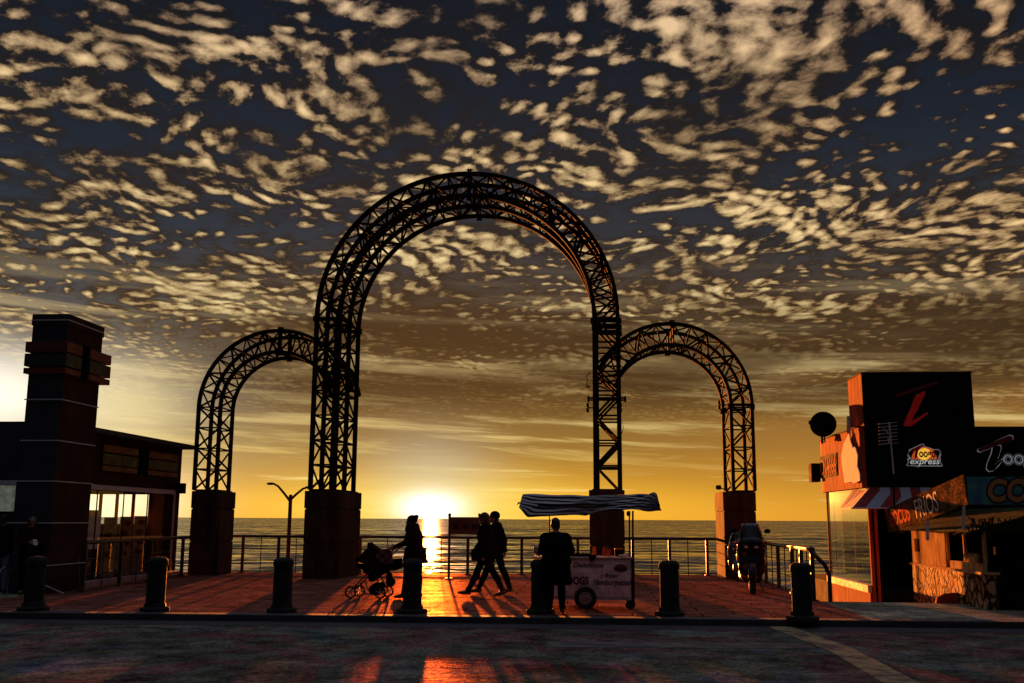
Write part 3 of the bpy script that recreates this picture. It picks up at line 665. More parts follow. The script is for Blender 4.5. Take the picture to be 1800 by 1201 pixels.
    if hat is None: mb.build('hair', M_hair, t_, smooth=True, remesh=.011)
    else:
        mb = MB(); mb.ell(H((-.018, 0, .042)), (.112*s_, .094*s_, .098*s_), 18, 12, hr)
        mb.tube([H((.09*math.cos(a)-.018, .088*math.sin(a), .015)) for a in [i*6.283/16 for i in range(16)]], .02*s_, 8, True)
        if hat == 'pompom': mb.ell(H((-.105, 0, .10)), (.052*s_, .05*s_, .048*s_), 10, 8)
        mb.build('hat', M_cloth, t_, smooth=True, remesh=.011)
        mb = MB(); mb.ell(H((-.05, 0, -.045)), (.055*s_, .078*s_, .07*s_), 14, 10, hr); mb.build('hair', M_hair, t_, smooth=True, remesh=.012)
    if scarf:
        mb = MB(); c0 = g_['neck']+V(0, 0, .015)
        for zz, rr in ((-.05, .125), (.0, .115), (.045, .10)):
            mb.tube([c0+rotz @ V(rr*s_*math.cos(a)+.01, rr*.95*s_*math.sin(a), zz+.01*math.sin(3*a)) for a in [i*6.283/20 for i in range(20)]], .042*s_, 8, True)
        mb.build('scarf', M_red_cloth, t_, smooth=True, remesh=.014)
    return t_
PI = math.pi
# woman with stroller, walking left (heading -X)
J = dict(head=(.04, 0, 1.555), neck=(.0, 0, 1.42), chest=(-.02, 0, 1.22), pelvis=(-.06, 0, .93), shl=(.0, .18, 1.375), shr=(.0, -.18, 1.375),
         ell=(.12, .22, 1.13), elr=(.10, -.22, 1.13), hal=(.36, .16, 1.04), har=(.36, -.16, 1.04),
         hil=(-.05, .09, .90), hir=(-.06, -.09, .90), knl=(.10, .09, .50), knr=(-.12, -.09, .50), anl=(.16, .09, .09), anr=(-.15, -.09, .09), tol=(.30, .09, .035), tor=(.0, -.09, .035))
fw_ = onz(736, 1052); fw_ = V(fw_.x-.15, fw_.y, 0)
person('woman in pompom hat, scarf and padded coat pushing the stroller', fw_, PI+.06, J, M_red_cloth, M_jean, scale=1.0, coat_hem=.2, scarf=True, hat='pompom', bulk=1.38)
# couple, walking left
J = dict(head=(.03, 0, 1.56), neck=(.0, 0, 1.42), chest=(-.01, 0, 1.22), pelvis=(-.02, 0, .93), shl=(-.02, .17, 1.37), shr=(-.02, -.17, 1.37),
         ell=(-.10, .21, 1.10), elr=(.10, -.21, 1.10), hal=(-.02, .22, .86), har=(.24, -.16, .93),
         hil=(-.0, .09, .90), hir=(-.02, -.09, .90), knl=(-.16, .08, .52), knr=(.16, -.08, .52), anl=(-.38, .08, .13), anr=(.36, -.08, .10), tol=(-.25, .08, .035), tor=(.52, -.08, .07))
p1 = onz(852, 1049); tW = person('woman with long hair and shoulder bag striding left, nearer of the couple', V(p1.x, p1.y, 0), PI-.02, J, M_cloth, M_jean, hair='long', scale=1.04, coat_hem=.16, bulk=1.3)
J2 = dict(J); J2.update(head=(.04, 0, 1.56), knl=(.17, .08, .52), knr=(-.13, -.08, .50), anl=(.34, .08, .10), anr=(-.30, -.08, .10), tol=(.50, .08, .04), tor=(-.15, -.08, .035), ell=(.06, .21, 1.09), hal=(.20, .18, .92), elr=(-.17, -.20, 1.10), har=(-.17, -.19, .88))
p2 = onz(868, 1045); tM = person('walker in knitted cap and dark jacket striding left, farther of the couple', V(p2.x, p2.y+.35, 0), PI, J2, M_cloth, M_jean, scale=1.06, coat_hem=.08, hat='cap', bulk=1.25)
# shoulder bag of the woman, backpack-like pouch of the man
mb = MB(); c_ = V(onY(836, 975, p1.y).x, p1.y-.05, onY(836, 975, p1.y).z); mb.box(c_, (.16, .22, .26)); props(mb.build('shoulder_bag', M_cloth, smooth=True, bevel=.04), 'dark shoulder bag at the hip of the long-haired woman', 'bag')
# vendor at the cart, back to the street
J = dict(head=(.10, .0, 1.52), turn=(0, 0, .35), neck=(.05, 0, 1.37), chest=(.0, 0, 1.16), pelvis=(-.04, 0, .90), shl=(.02, .17, 1.27), shr=(.02, -.17, 1.27),
         ell=(.10, .27, 1.06), elr=(.08, -.30, 1.08), hal=(.33, .16, 1.02), har=(.34, -.16, 1.02),
         hil=(-.02, .09, .88), hir=(-.02, -.09, .88), knl=(.02, .10, .48), knr=(.02, -.10, .48), anl=(-.03, .11, .09), anr=(-.03, -.11, .09), tol=(.13, .13, .03), tor=(.13, -.13, .03))
pv_ = onz(977, 1079); person('street vendor in dark jacket bending over the hamburger cart', V(pv_.x, pv_.y, 0), PI/2+.12, J, M_cloth, M_jean, scale=1.0, coat_hem=.40, bulk=1.45, head_tilt=.25)
# person with phone by the left tower
J = dict(head=(.05, 0, 1.53), neck=(.0, 0, 1.40), chest=(.0, 0, 1.20), pelvis=(-.02, 0, .92), shl=(.0, .18, 1.35), shr=(.0, -.18, 1.35),
         ell=(.05, .24, 1.10), elr=(.03, -.24, 1.10), hal=(.26, .09, 1.10), har=(.26, -.09, 1.10),
         hil=(.0, .09, .90), hir=(.0, -.09, .90), knl=(.03, .10, .50), knr=(.03, -.10, .50), anl=(.0, .11, .09), anr=(.0, -.11, .09), tol=(.14, .13, .035), tor=(.14, -.13, .035))
pp = onz(44, 1046); person('person in dark red top looking down at a phone by the tower', V(pp.x, pp.y, 0), -.75, J, M_red_cloth, M_jean, hair='curly', head_tilt=.45, scale=.98)
mb = MB(); rz = Matrix.Rotation(-.75, 3, 'Z'); c_ = V(pp.x, pp.y, 0)+rz @ V(.36, 0, 1.11)*.98; mb.box(c_, (.012, .075, .14), rz @ V(.8, 0, .6), rz @ V(0, 1, 0), rz @ V(-.6, 0, .8))
ph = thing('phone', c_, 'small pale phone in the hands of the person by the tower', 'phone'); mb.build('case', M_white, ph)
mb = MB(); mb.box(c_-rz @ V(.8, 0, .6)*.0085, (.003, .066, .125), rz @ V(.8, 0, .6), rz @ V(0, 1, 0), rz @ V(-.6, 0, .8)); mb.build('screen', mat('lit_screen', (.7, .75, .8), .3, emit=.25), ph)
pq = onz(-4, 1044); J3 = dict(J); J3.update(hal=(.05, .26, .82), har=(.05, -.26, .82)); M_blue = mat('pale_blue_cloth', (.20, .22, .34), .9, 0, .4, 10, .3)
person('person in pale blue trousers cut off by the left edge of the photo', V(pq.x, pq.y, 0), 2.2, J3, M_red_cloth, M_blue, hair='short', scale=1.0)
# white hoop
a = onz(-6, 1045); b_ = onz(15, 1043); mb = MB(); mb.tube([a, a+V(0, 0, .4), a.lerp(b_, .15)+V(0, 0, .5), a.lerp(b_, .5)+V(0, 0, .56), a.lerp(b_, .85)+V(0, 0, .53), b_+V(.03, 0, .46)], .022, 8)
mb.tube([b_+V(-.03, 0, .50), b_+V(-.03, 0, 0)], .02, 8)
props(mb.build('hoop_rail', M_line), 'low curved white metal hoop at the left edge, beside the pale blue trousers', 'hoop rail')
# ------------------------------------------------------------------ stroller
Ys = fw_.y+.0
def sp(zx, zy, dy_=0): p_ = onY(610+zx/9.61, 940+zy/9.61, Ys); return p_+V(0, dy_, 0)
t_ = thing('stroller', V(sp(370, 1000).x, Ys, 0), 'dark baby stroller with peaked hood and hanging bags', 'stroller')
def slab(name, pts, half, m_, bev=.03): mb = MB(); mb.prism([sp(*q_)+V(0, -half, 0) for q_ in pts], (0, 2*half, 0)); return mb.build(name, m_, t_, bevel=bev)
slab('hood', [(378, 125), (430, 165), (580, 265), (640, 400), (600, 560), (420, 540), (300, 480), (150, 432), (205, 400), (260, 350), (330, 252), (372, 248)], .22, M_red_cloth, .04)
slab('seat', [(180, 470), (195, 560), (260, 575), (300, 590), (310, 645), (370, 660), (400, 780), (450, 795), (560, 700), (700, 620), (880, 590), (925, 540), (905, 400), (640, 400), (420, 500)], .20, M_cloth, .04)
slab('basket', [(385, 900), (430, 850), (520, 790), (600, 800), (630, 850), (590, 990), (540, 1005), (400, 985)], .17, M_cloth)
for s_ in (-.24, .24):
    mb = MB(); mb.tube([sp(*q_, s_) for q_ in ((108, 940), (200, 840), (370, 660), (620, 470), (800, 270), (880, 205))], .015, 8); mb.build('frame', M_rail, t_)
    mb = MB(); mb.tube([sp(*q_, s_) for q_ in ((270, 800), (300, 930), (345, 985), (520, 1000), (600, 1000))], .014, 8); mb.build('frame', M_rail, t_)
    mb = MB(); mb.tube([sp(*q_, s_) for q_ in ((500, 650), (600, 850), (650, 960))], .014, 8); mb.build('frame', M_rail, t_)
mb = MB(); mb.tube([sp(880, 205, -.24), sp(895, 200, -.1), sp(895, 200, .1), sp(880, 205, .24)], .018, 8); mb.build('handle', M_rub, t_)
for zx, zy, r_, s_ in ((105, 1030, .125, -.25), (170, 1000, .125, .22), (600, 1040, .125, -.25), (650, 1010, .125, .22)):
    c_ = sp(zx, zy, s_); c_ = V(c_.x, c_.y, r_-.002); w_ = MB(); w_.tube([c_+V(math.cos(a)*(r_-.018), 0, math.sin(a)*(r_-.018)) for a in [i*6.2832/24 for i in range(24)]], .018, 8, True)
    w_ = w_.build('wheel', M_rub, t_, smooth=True)
    mb = MB()
    for k in range(5): a = k*6.283/5+.3; mb.bar(c_, c_+V(math.cos(a)*(r_-.02), 0, math.sin(a)*(r_-.02)), .016, .012, (0, 1, 0))
    mb.lathe(c_-V(0, .02, 0), [(.025, 0), (.025, .04)], 12, ax=(0, 1, 0), ex=(1, 0, 0)); mb.build('spokes', M_alu, w_)
mb = MB(); mb.prism([sp(*q_)+V(0, -.20, 0) for q_ in ((520, 350), (610, 245), (760, 228), (800, 300), (810, 490), (640, 480), (560, 420))], (0, -.09, 0))
m = bpy.data.materials.new('plaid_cloth'); m.use_nodes = True; q = NT(m.node_tree); b = q.n['Principled BSDF']; tcn = q.n.new('ShaderNodeTexCoord'); wv = q.n.new('ShaderNodeTexChecker'); wv.inputs['Scale'].default_value = 11
q.l.new(tcn.outputs['Object'], wv.inputs[0]); wv.inputs[1].default_value = (.16, .06, .05, 1); wv.inputs[2].default_value = (.04, .015, .015, 1); q.l.new(wv.outputs[0], b.inputs['Base Color']); b.inputs['Roughness'].default_value = .9
props(mb.build('blanket', m, bevel=.03), 'plaid blanket hung over the stroller side', 'blanket')
mb = MB(); c0, c1, c2, c3 = sp(690, 640, -.02), sp(740, 700, -.02), sp(730, 790, -.02), sp(735, 850, -.02)
mb.ell(sp(735, 800, 0), (.105, .12, .10), 14, 10); mb.ell(sp(715, 710, 0), (.07, .09, .09), 14, 10); mb.cone(sp(690, 620, 0), .02, sp(712, 680, 0), .05)
props(mb.build('carrier_bag', M_red_cloth, smooth=True, remesh=.012), 'full carrier bag hanging off the back of the stroller', 'bag')
# ------------------------------------------------------------------ hamburger cart
Yc = 19.15
def cp(px, py, dy_=0): return onY(px, py, Yc)+V(0, dy_, 0)
xa, xb = cp(938, 1050).x, cp(1110, 1050).x; zt, zb_ = cp(1060, 983).z, cp(1060, 1050).z; DP = .72
t_ = thing('food_cart', V((xa+xb)/2, Yc+DP/2, 0), 'white hamburger cart with hand-lettered front and striped awning', 'food cart')
M_panel = mat('cart_panel_paint', (.93, .76, .86), .55, 0, .28, 5, .1, col2=(.50, .34, .32))
body = MB().bb((xa, Yc, zb_), (xb, Yc+DP, zt)).build('body', M_panel, t_, bevel=.01)
MB().bb((xa-.03, Yc-.03, zt+.003), (xb+.03, Yc+DP+.03, zt+.035)).build('counter', M_alu, t_, bevel=.006)
MB().bb((xa, Yc-.012, zb_-.05), (xb, Yc+DP, zb_-.003)).build('lower_trim', M_alu, t_)
mb = MB(); mb.bb((xb-.0+.003, Yc-.02, zb_-.1), (xb+.06, Yc+.04, zt)); mb.build('corner_post', M_steel, t_)
mb = MB()
for k in range(9): x_ = xb-.15-k*.12; mb.lathe((x_, Yc-.001, zb_+.03+.004*(k % 3)), [(.007, 0), (.005, .006)], 8, ax=(0, -1, 0), ex=(1, 0, 0))
mb.build('rivets', M_black, t_)
c_ = cp(1029, 1054); r_ = .205; c_ = V(c_.x, Yc-.10, r_)
w_ = MB(); w_.lathe(c_, [(r_*.55, .0), (r_*.62, -.01), (r_*.93, -.008), (r_, .02), (r_, .08), (r_*.93, .10), (r_*.55, .10)], 32, ax=(0, 1, 0), ex=(1, 0, 0)); w_ = w_.build('wheel', M_rub, t_)
mb = MB(); mb.lathe(c_+V(0, -.006, 0), [(.02, 0), (.035, -.012), (r_*.3, .004), (r_*.42, -.006), (r_*.56, -.004), (r_*.56, .02)], 28, ax=(0, 1, 0), ex=(1, 0, 0)); mb.build('rim', mat('rim_paint', (.30, .24, .24), .5), w_, smooth=False)
c_ = c_+V(0, DP+.12, 0)
w_ = MB(); w_.lathe(c_, [(r_*.3, .0), (r_*.93, -.008), (r_, .02), (r_, .08), (r_*.93, .10), (r_*.3, .10)], 28, ax=(0, 1, 0), ex=(1, 0, 0)); w_.build('wheel', M_rub, t_)
for yy in (.05, DP-.1):
    c_ = cp(1110, 1060); c_ = V(c_.x-.02, Yc+yy, .095); mb = MB(); mb.lathe(c_, [(.03, 0), (.085, .0), (.095, .012), (.095, .035), (.085, .045), (.03, .045)], 22, ax=(0, 1, 0), ex=(1, 0, 0)); w_ = mb.build('caster', M_rub, t_)
    mb = MB(); mb.bar(c_+V(0, -.012, 0), c_+V(0, -.012, zb_-.06-.095), .05, .01, (0, 1, 0)); mb.bar(c_+V(0, .057, 0), c_+V(0, .057, zb_-.06-.095), .05, .01, (0, 1, 0)); mb.build('fork', M_steel, w_)
M_ink = mat('black_lettering', (.012, .010, .012), .6, 0, .2, 3, 0); M_ink2 = mat('dark_red_lettering', (.07, .012, .016), .6, 0, .2, 3, 0, spec=.04)
ez = (0, 0, 1); e1 = (1, 0, 0)
def lettering(s_, px, py, hpx, wpx, m_, shear=.25, name='lettering', off=0):
    o = text(name, s_, (0, 0, 0), e1, ez, 1, m_, None, shear=shear, ext=.001, off=off)
    xs = [v_.co.x for v_ in o.data.vertices]; w0 = max(xs)-min(xs); mn = min(xs)
    A = cp(px, py); sc = hpx*Yc/1835/.7; wx = wpx*Yc/1807/w0
    for v_ in o.data.vertices: v_.co = V(A.x+(v_.co.x-mn)*wx, Yc-.004-(v_.co.y+.001)*2, A.z+v_.co.z*sc)
    o.parent = t_; bpy.context.view_layer.update(); o.matrix_parent_inverse = t_.matrix_world.inverted(); return o
lettering('Deliciosos', 1007, 997, 8, 54, M_ink, .35, off=.01)
lettering('y Ricas', 1054, 1015, 7, 31, M_ink, .3, off=.012)
lettering('Hamburguesas', 1042, 1028, 10, 66, M_ink, .3, off=.012)
lettering('HOT', 962, 1026, 11, 30, M_ink2, 0, off=.03); lettering('DOGS', 998, 1027, 13, 36, M_ink2, 0, off=.03)
mb = MB(); a = cp(1091, 1000); M_bun = mat('painted_bun', (.16, .05, .03), .6, 0, .3, 20, 0)
n_ = 20; mb.prism([V(a.x+.125*math.cos(x_), Yc-.004, a.z+.0+(.085 if math.sin(x_) > 0 else .06)*math.sin(x_)) for x_ in [i*6.283/n_ for i in range(n_)]], (0, -.002, 0)); mb.build('painted_burger', M_bun, t_)
mb = MB(); mb.bb((a.x-.12, Yc-.009, a.z-.02), (a.x+.12, Yc-.007, a.z+.008)); mb.build('painted_burger_filling', M_ink, t_)
# awning
Yw = Yc-.25; M_awn = bpy.data.materials.new('striped_awning'); M_awn.use_nodes = True; q = NT(M_awn.node_tree); b = q.n['Principled BSDF']; uvn = q.n.new('ShaderNodeUVMap'); X, Y, Z = q.xyz(uvn.outputs[0])
st_ = q.m('FRACT', q.m('MULTIPLY', Y, 6)); q.l.new(q.ramp(st_, [(.0, (.52, .47, .45)), (.46, (.52, .47, .45)), (.52, (.008, .008, .01)), (1, (.008, .008, .01))]), b.inputs['Base Color']); b.inputs['Roughness'].default_value = .85
NX, NY = 60, 24; topc = [(917, 868), (960, 869), (1000, 870), (1037, 870), (1080, 870), (1120, 868), (1140, 868), (1150, 864), (1156, 868), (1161, 893)]
botc = [(914, 893), (928, 908), (960, 909), (1000, 905), (1028, 906), (1045, 901), (1080, 898), (1110, 897), (1140, 898), (1161, 897)]
def pl(poly, t__):
    t__ = t__*(len(poly)-1); i = min(int(t__), len(poly)-2); f_ = t__-i; return (poly[i][0]+(poly[i+1][0]-poly[i][0])*f_, poly[i][1]+(poly[i+1][1]-poly[i][1])*f_)
vs, fs, uvs = [], [], []
for i in range(NX+1):
    a_, b2 = pl(topc, i/NX), pl(botc, i/NX)
    for j in range(NY+1):
        f_ = j/NY; w = .0035*math.sin(i*.55+j*.3)+.003*math.sin(i*.23-j*.9)
        yy = Yw+.55*(1-f_)-.05*math.sin(f_*PI)+.035*math.sin(f_*38+math.sin(i*.2)*1.5)*(.4+.6*i/NX)
        p_ = onY(a_[0]+(b2[0]-a_[0])*f_, a_[1]+(b2[1]-a_[1])*f_, Yw+.27); k_ = p_+V(0, yy-(Yw+.27), w*2)
        vs.append(k_); uvs.append((i/NX, f_+.010*math.sin(i*.33)+.012*math.sin(i*.9+f_*5)))
for i in range(NX):
    for j in range(NY): fs.append((i*(NY+1)+j, i*(NY+1)+j+1, (i+1)*(NY+1)+j+1, (i+1)*(NY+1)+j))
me = bpy.data.meshes.new('awning'); me.from_pydata([tuple(x) for x in vs], [], fs); uvl = me.uv_layers.new(name='UVMap')
for lp in me.loops: uvl.data[lp.index].uv = uvs[lp.vertex_index]
o = link('awning', me, M_awn, t_, True); md = o.modifiers.new('s', 'SOLIDIFY'); md.thickness = .012
# awning frame and loose rags
za = cp(1000, 871).z; MB().bb((cp(920, 870).x, Yc+.25, za-.10), (cp(1156, 870).x, Yc+.28, za-.07)).build('awning_frame', M_steel, t_)
MB().bb((cp(945, 870).x, Yc-.1, za-.17), (cp(1150, 870).x, Yc+.5, za-.16)).build('awning_backing', M_cloth, t_)
mb = MB(); mb.prism([cp(*q_) for q_ in ((917, 882), (911, 883), (908, 888), (914, 885), (917, 886))], (0, .02, 0)); mb.prism([cp(*q_) for q_ in ((918, 888), (914, 892), (916, 896), (921, 895))], (0, .02, 0)); mb.prism([cp(*q_) for q_ in ((1155, 884), (1160, 887), (1161, 896), (1150, 896))], (0, .02, 0)); mb.build('torn_edge', M_cloth, t_)
for px, y0, y1, r_ in ((965, 906, 983, .010), (1107, 898, 983, .014), (1113, 898, 1062, .018)):
    mb = MB(); mb.tube([cp(px, y0, .2), cp(px, y1, .2)], r_, 8); mb.build('awning_pole', M_steel, t_)
mb = MB(); mb.ell(cp(1105, 903, .1), (.04, .04, .05), 10, 8); mb.build('tied_knot', M_cloth, t_, smooth=True)
# things on the cart
zc = zt+.037
def on_cart(name, px, dy_, prof, m_, label, cat, n=16):
    p_ = cp(px, 980); p_ = V(p_.x, Yc+dy_, zc); return props(MB().lathe(p_, prof, n).build(name, m_), label, cat)
M_or = mat('orange_sauce_plastic', (.75, .16, .03), .35, 0, .1, 4, 0); M_rcap = mat('red_plastic', (.5, .03, .02), .35, 0, .1, 4, 0); M_grn = mat('dark_green_plastic', (.03, .07, .04), .4)
on_cart('sauce_jar', 1044, .62, [(.035, 0), (.038, .02), (.038, .13), (.030, .14), (.030, .17), (0, .17)], M_or, 'orange lit sauce jar standing left of the bottles', 'jar')
on_cart('sauce_bottle', 1062, .55, [(.026, 0), (.028, .02), (.028, .12), (.012, .15), (.008, .19), (0, .19)], M_rcap, 'slim red-topped bottle, left one on the cart counter', 'bottle')
on_cart('sauce_bottle', 1067, .60, [(.026, 0), (.028, .02), (.028, .14), (.012, .17), (.008, .21), (0, .21)], M_grn, 'tallest dark bottle in the middle of the cart counter', 'bottle')
on_cart('sauce_bottle', 1072, .55, [(.022, 0), (.025, .02), (.025, .10), (.012, .12), (.008, .15), (0, .15)], M_rcap, 'short red bottle, right one on the cart counter', 'bottle')
p_ = V(cp(1089, 980).x, Yc+.5, zc); bxx = thing('napkin_box', p_, 'dark box with orange rim on the right of the counter', 'box')
MB().bb(p_+V(-.08, -.06, 0), p_+V(.08, .06, .13)).build('case', M_black, bxx, bevel=.008); MB().bb(p_+V(-.078, -.058, .131), p_+V(.078, .058, .142)).build('rim', M_or, bxx)
p_ = V(cp(1099, 980).x, Yc+.25, zc); mb = MB(); mb.ell(p_+V(0, 0, .022), (.13, .09, .022), 20, 8); mb.ell(p_+V(.03, 0, .04), (.06, .05, .02), 12, 8); props(mb.build('folded_cloth', M_white, smooth=True, remesh=.012), 'pale folded cloth at the right end of the counter', 'cloth')
for px, w_, lb in ((1008, .12, 'low metal food tray nearest the vendor'), (1027, .14, 'second metal food tray, by the orange jar')):
    p_ = V(cp(px, 980).x, Yc+.3, zc); tr = MB(); tr.bb(p_+V(-w_, -.12, 0), p_+V(w_, .12, .012))
    for s_ in (-1, 1): tr.bb(p_+V(s_*w_-.004, -.12, .0125), p_+V(s_*w_+.004, .12, .05)); tr.bb(p_+V(-w_+.0045, s_*.12-.004, .0125), p_+V(w_-.0045, s_*.12+.004, .05))
    tr.ell(p_+V(-.03, 0, .03), (.05, .05, .03), 10, 6); tr.ell(p_+V(.05, .02, .03), (.04, .05, .028), 10, 6)
    props(tr.build('food_tray', M_steel), lb, 'tray', 'metal food trays on the cart')
mb = MB(); a = cp(1036, 975, -.045); mb.prism([cp(*q_)+V(0, -.045, 0) for q_ in ((1034, 976), (1037, 974), (1041, 976), (1045, 974), (1049, 977), (1047, 982), (1040, 988), (1036, 983))], (0, -.015, 0)); props(mb.build('hanging_mitt', M_black, bevel=.004), 'heart-shaped dark mitt hanging on the cart front edge', 'mitt')
# foil parcel / bag on the left end
M_foil = mat('crumpled_foil', (.55, .55, .6), .3, .8, .5, 9, 1.0, col2=(.08, .08, .1)); mb = MB(); a = cp(946, 967, -.02)
rnd = random.Random(3)
for k in range(14): mb.ell(a+V(rnd.uniform(-.07, .06), rnd.uniform(-.05, .05), rnd.uniform(-.065, .065)), (rnd.uniform(.03, .055),)*3, 6, 4)
mb.ell(a, (.10, .08, .10), 10, 7); props(mb.build('foil_bag', M_foil, remesh=.014), 'crumpled silver bag at the left end of the cart, by the vendor', 'bag')
# ------------------------------------------------------------------ scooters
M_body = mat('black_gloss_paint', (.006, .006, .008), .34, 0, .2, 2, 0, spec=.25); M_sil = mat('blue_grey_paint', (.06, .08, .10), .4, .1, .3, 3, 0)
M_lampg = mat('lamp_glass', (.6, .65, .7), .1, .6, .1, 3, 0)
def scooter(foot, ang, label, bm, k=1.0):
    rz = Matrix.Rotation(ang, 3, 'Z'); F_ = Vector(foot)
    T = lambda x_, y_, z_: F_+rz @ V(x_*k, y_*k, z_*k)           # +x forward
    fx, fy = rz @ V(1, 0, 0), rz @ V(0, 1, 0)
    t_ = thing('motorcycle', F_, label, 'motorcycle', 'parked motorcycles by the right pillar')
    for xx in (.68, -.62):
        c_ = T(xx, 0, .26); w_ = MB(); w_.lathe(c_-fy*.06*k, [(.15*k, 0), (.24*k, .0), (.262*k, .03*k), (.262*k, .09*k), (.24*k, .12*k), (.15*k, .12*k)], 32, ax=fy, ex=fx); w_ = w_.build('wheel', M_rub, t_)
        mb = MB(); mb.lathe(c_-fy*.07*k, [(.02, 0), (.15*k, .02*k), (.16*k, .06*k), (.15*k, .12*k), (.02, .14*k)], 24, ax=fy, ex=fx); mb.build('rim', M_black, w_)
    mb = MB()                                                       # front fender arc
    for s_ in range(-3, 4):
        pass
    pth = [T(.68+.29*math.cos(a), 0, .26+.29*math.sin(a)) for a in [R_(x_) for x_ in range(-5, 176, 15)]]
    mb.tube(pth, [.05*k]+[.085*k]*(len(pth)-2)+[.05*k], 10); mb.build('fender', bm, t_, smooth=True)
    for s_ in (-.085, .085): MB().tube([T(.70, s_, .27), T(.50, s_, .80)], .022*k, 8).build('fork', M_black, t_)
    mb = MB(); mb.ell(T(.42, 0, .72), (.17*k, .30*k, .36*k), 20, 14, rz); mb.ell(T(.46, 0, .93), (.18*k, .28*k, .18*k), 18, 12, rz); mb.cone(T(.36, .12, .55), .14*k, T(.30, .10, .28), .10*k); mb.cone(T(.36, -.12, .55), .14*k, T(.30, -.10, .28), .10*k); mb.ell(T(.50, 0, .52), (.15*k, .27*k, .26*k), 18, 12, rz); mb.build('front_fairing', bm, t_, smooth=True, remesh=.02)
    mb = MB(); mb.cone(T(.1, 0, .30), .13*k, T(-.45, 0, .34), .15*k); mb.ell(T(-.40, 0, .58), (.42*k, .19*k, .18*k), 18, 12, rz); mb.ell(T(-.75, 0, .68), (.2*k, .14*k, .1*k), 14, 10, rz); mb.build('body_shell', bm, t_, smooth=True, remesh=.02)
    mb = MB(); mb.ell(T(-.25, 0, .78), (.34*k, .15*k, .075*k), 18, 10, rz); mb.ell(T(-.55, 0, .83), (.18*k, .14*k, .08*k), 14, 10, rz); mb.build('seat', M_rub, t_, smooth=True, remesh=.018)
    mb = MB(); mb.ell(T(-.72, 0, 1.02), (.2*k, .21*k, .16*k), 18, 12, rz); mb.build('top_case', bm, t_, smooth=True)
    mb = MB(); mb.tube([T(.25, .36, .98), T(.33, .25, 1.02), T(.38, .0, 1.0), T(.33, -.25, 1.02), T(.25, -.36, .98)], .018*k, 8); mb.build('handlebar', M_chrome, t_)
    for s_ in (-1, 1):
        MB().tube([T(.26, s_*.26, .99), T(.20, s_*.37, .975)], .026*k, 8).build('grip', M_rub, t_)
        mb = MB(); mb.tube([T(.30, s_*.22, 1.02), T(.30, s_*.31, 1.18)], .008, 6); mb.ell(T(.30, s_*.33, 1.21), (.02*k, .065*k, .045*k), 12, 8, rz); mb.build('mirror', M_black, t_, smooth=True)
        mb = MB(); mb.ell(T(.595, s_*.085, .90), (.04*k, .06*k, .04*k), 14, 8, rz); mb.build('headlight', M_lampg, t_, smooth=True)
    # curved windscreen
    vs = []; fs = []; nn = 10
    for j in range(7):
        for i in range(nn+1):
            u_ = -1+2*i/nn; z_ = 1.02+.34*j/6; wd = .24*(1-.35*(j/6)**2); vs.append(T(.50-.16*j/6-.10*u_*u_, u_*wd, z_))
    for j in range(6):
        for i in range(nn): fs.append((j*(nn+1)+i, j*(nn+1)+i+1, (j+1)*(nn+1)+i+1, (j+1)*(nn+1)+i))
    o = MB().add(vs, fs).build('windscreen', M_dglass, t_, smooth=True); md = o.modifiers.new('s', 'SOLIDIFY'); md.thickness = .004
    for s_ in (-1, 1): MB().tube([T(.40, s_*.20, .42), T(.50, s_*.265, .62), T(.48, s_*.265, .85), T(.40, s_*.22, 1.0)], [.012, .022, .022, .012], 8).build('trim_bar', M_chrome, t_, smooth=True)
    MB().tube([T(-.1, -.14, .2), T(-.5, -.2, .26), T(-.9, -.21, .34)], [.03*k, .045*k, .05*k], 10).build('exhaust', M_chrome, t_, smooth=True)
    MB().tube([T(-.05, .1, .3), T(.02, .22, .015)], .012, 6).build('side_stand', M_steel, t_)
    return t_
M_dglass = glass('smoked_glass', (.04, .04, .045), .02)
p_ = onz(1327, 1044); scooter(V(p_.x+.05, p_.y+.72, 0), -PI/2-.13, 'big black motorcycle with twin headlights in front of the sunlit pillar', M_body, 1.14)
p_ = onz(1300, 1022); scooter(V(p_.x+.10, p_.y+.6, 0), -PI/2-.25, 'blue-grey motorcycle squeezed between the pillar and the black one', M_sil, .95)
# ------------------------------------------------------------------ left building: tower with bands, shop with glass front
XF = -12.1; YN = 21.12; XT = onz(82, 1044.6).x
ztop = onY(123, 552, YN).z; zline = [onY(100, y_, YN).z for y_ in (563, 702.5, 774.5, 846, 919.5)]
xtl = onY(50, 740, YN).x-.0; xtl = onY(43, 740, YN).x
t_ = thing('shop_building', V(XT-3, 25, 0), 'left shop with banded corner tower and large glass front', 'building')
TD = 1.62; YE = YN+TD
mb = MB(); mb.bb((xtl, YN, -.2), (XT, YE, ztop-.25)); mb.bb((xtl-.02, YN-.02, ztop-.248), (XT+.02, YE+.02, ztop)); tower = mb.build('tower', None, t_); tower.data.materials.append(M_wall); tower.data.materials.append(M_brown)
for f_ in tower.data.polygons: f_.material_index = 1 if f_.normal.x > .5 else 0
for i, z_ in enumerate(zline):
    x0 = xtl-.03 if i < 2 else onY((35, 0, 22)[i-2], 800, YN).x
    mb = MB(); mb.bb((x0, YN-.036, z_-.012), (XT+.036, YN-.021, z_+.012)); mb.bb((XT+.0215, YN-.0355, z_-.011), (XT+.036, YE, z_+.011)); mb.build('trim_line', M_line, tower)
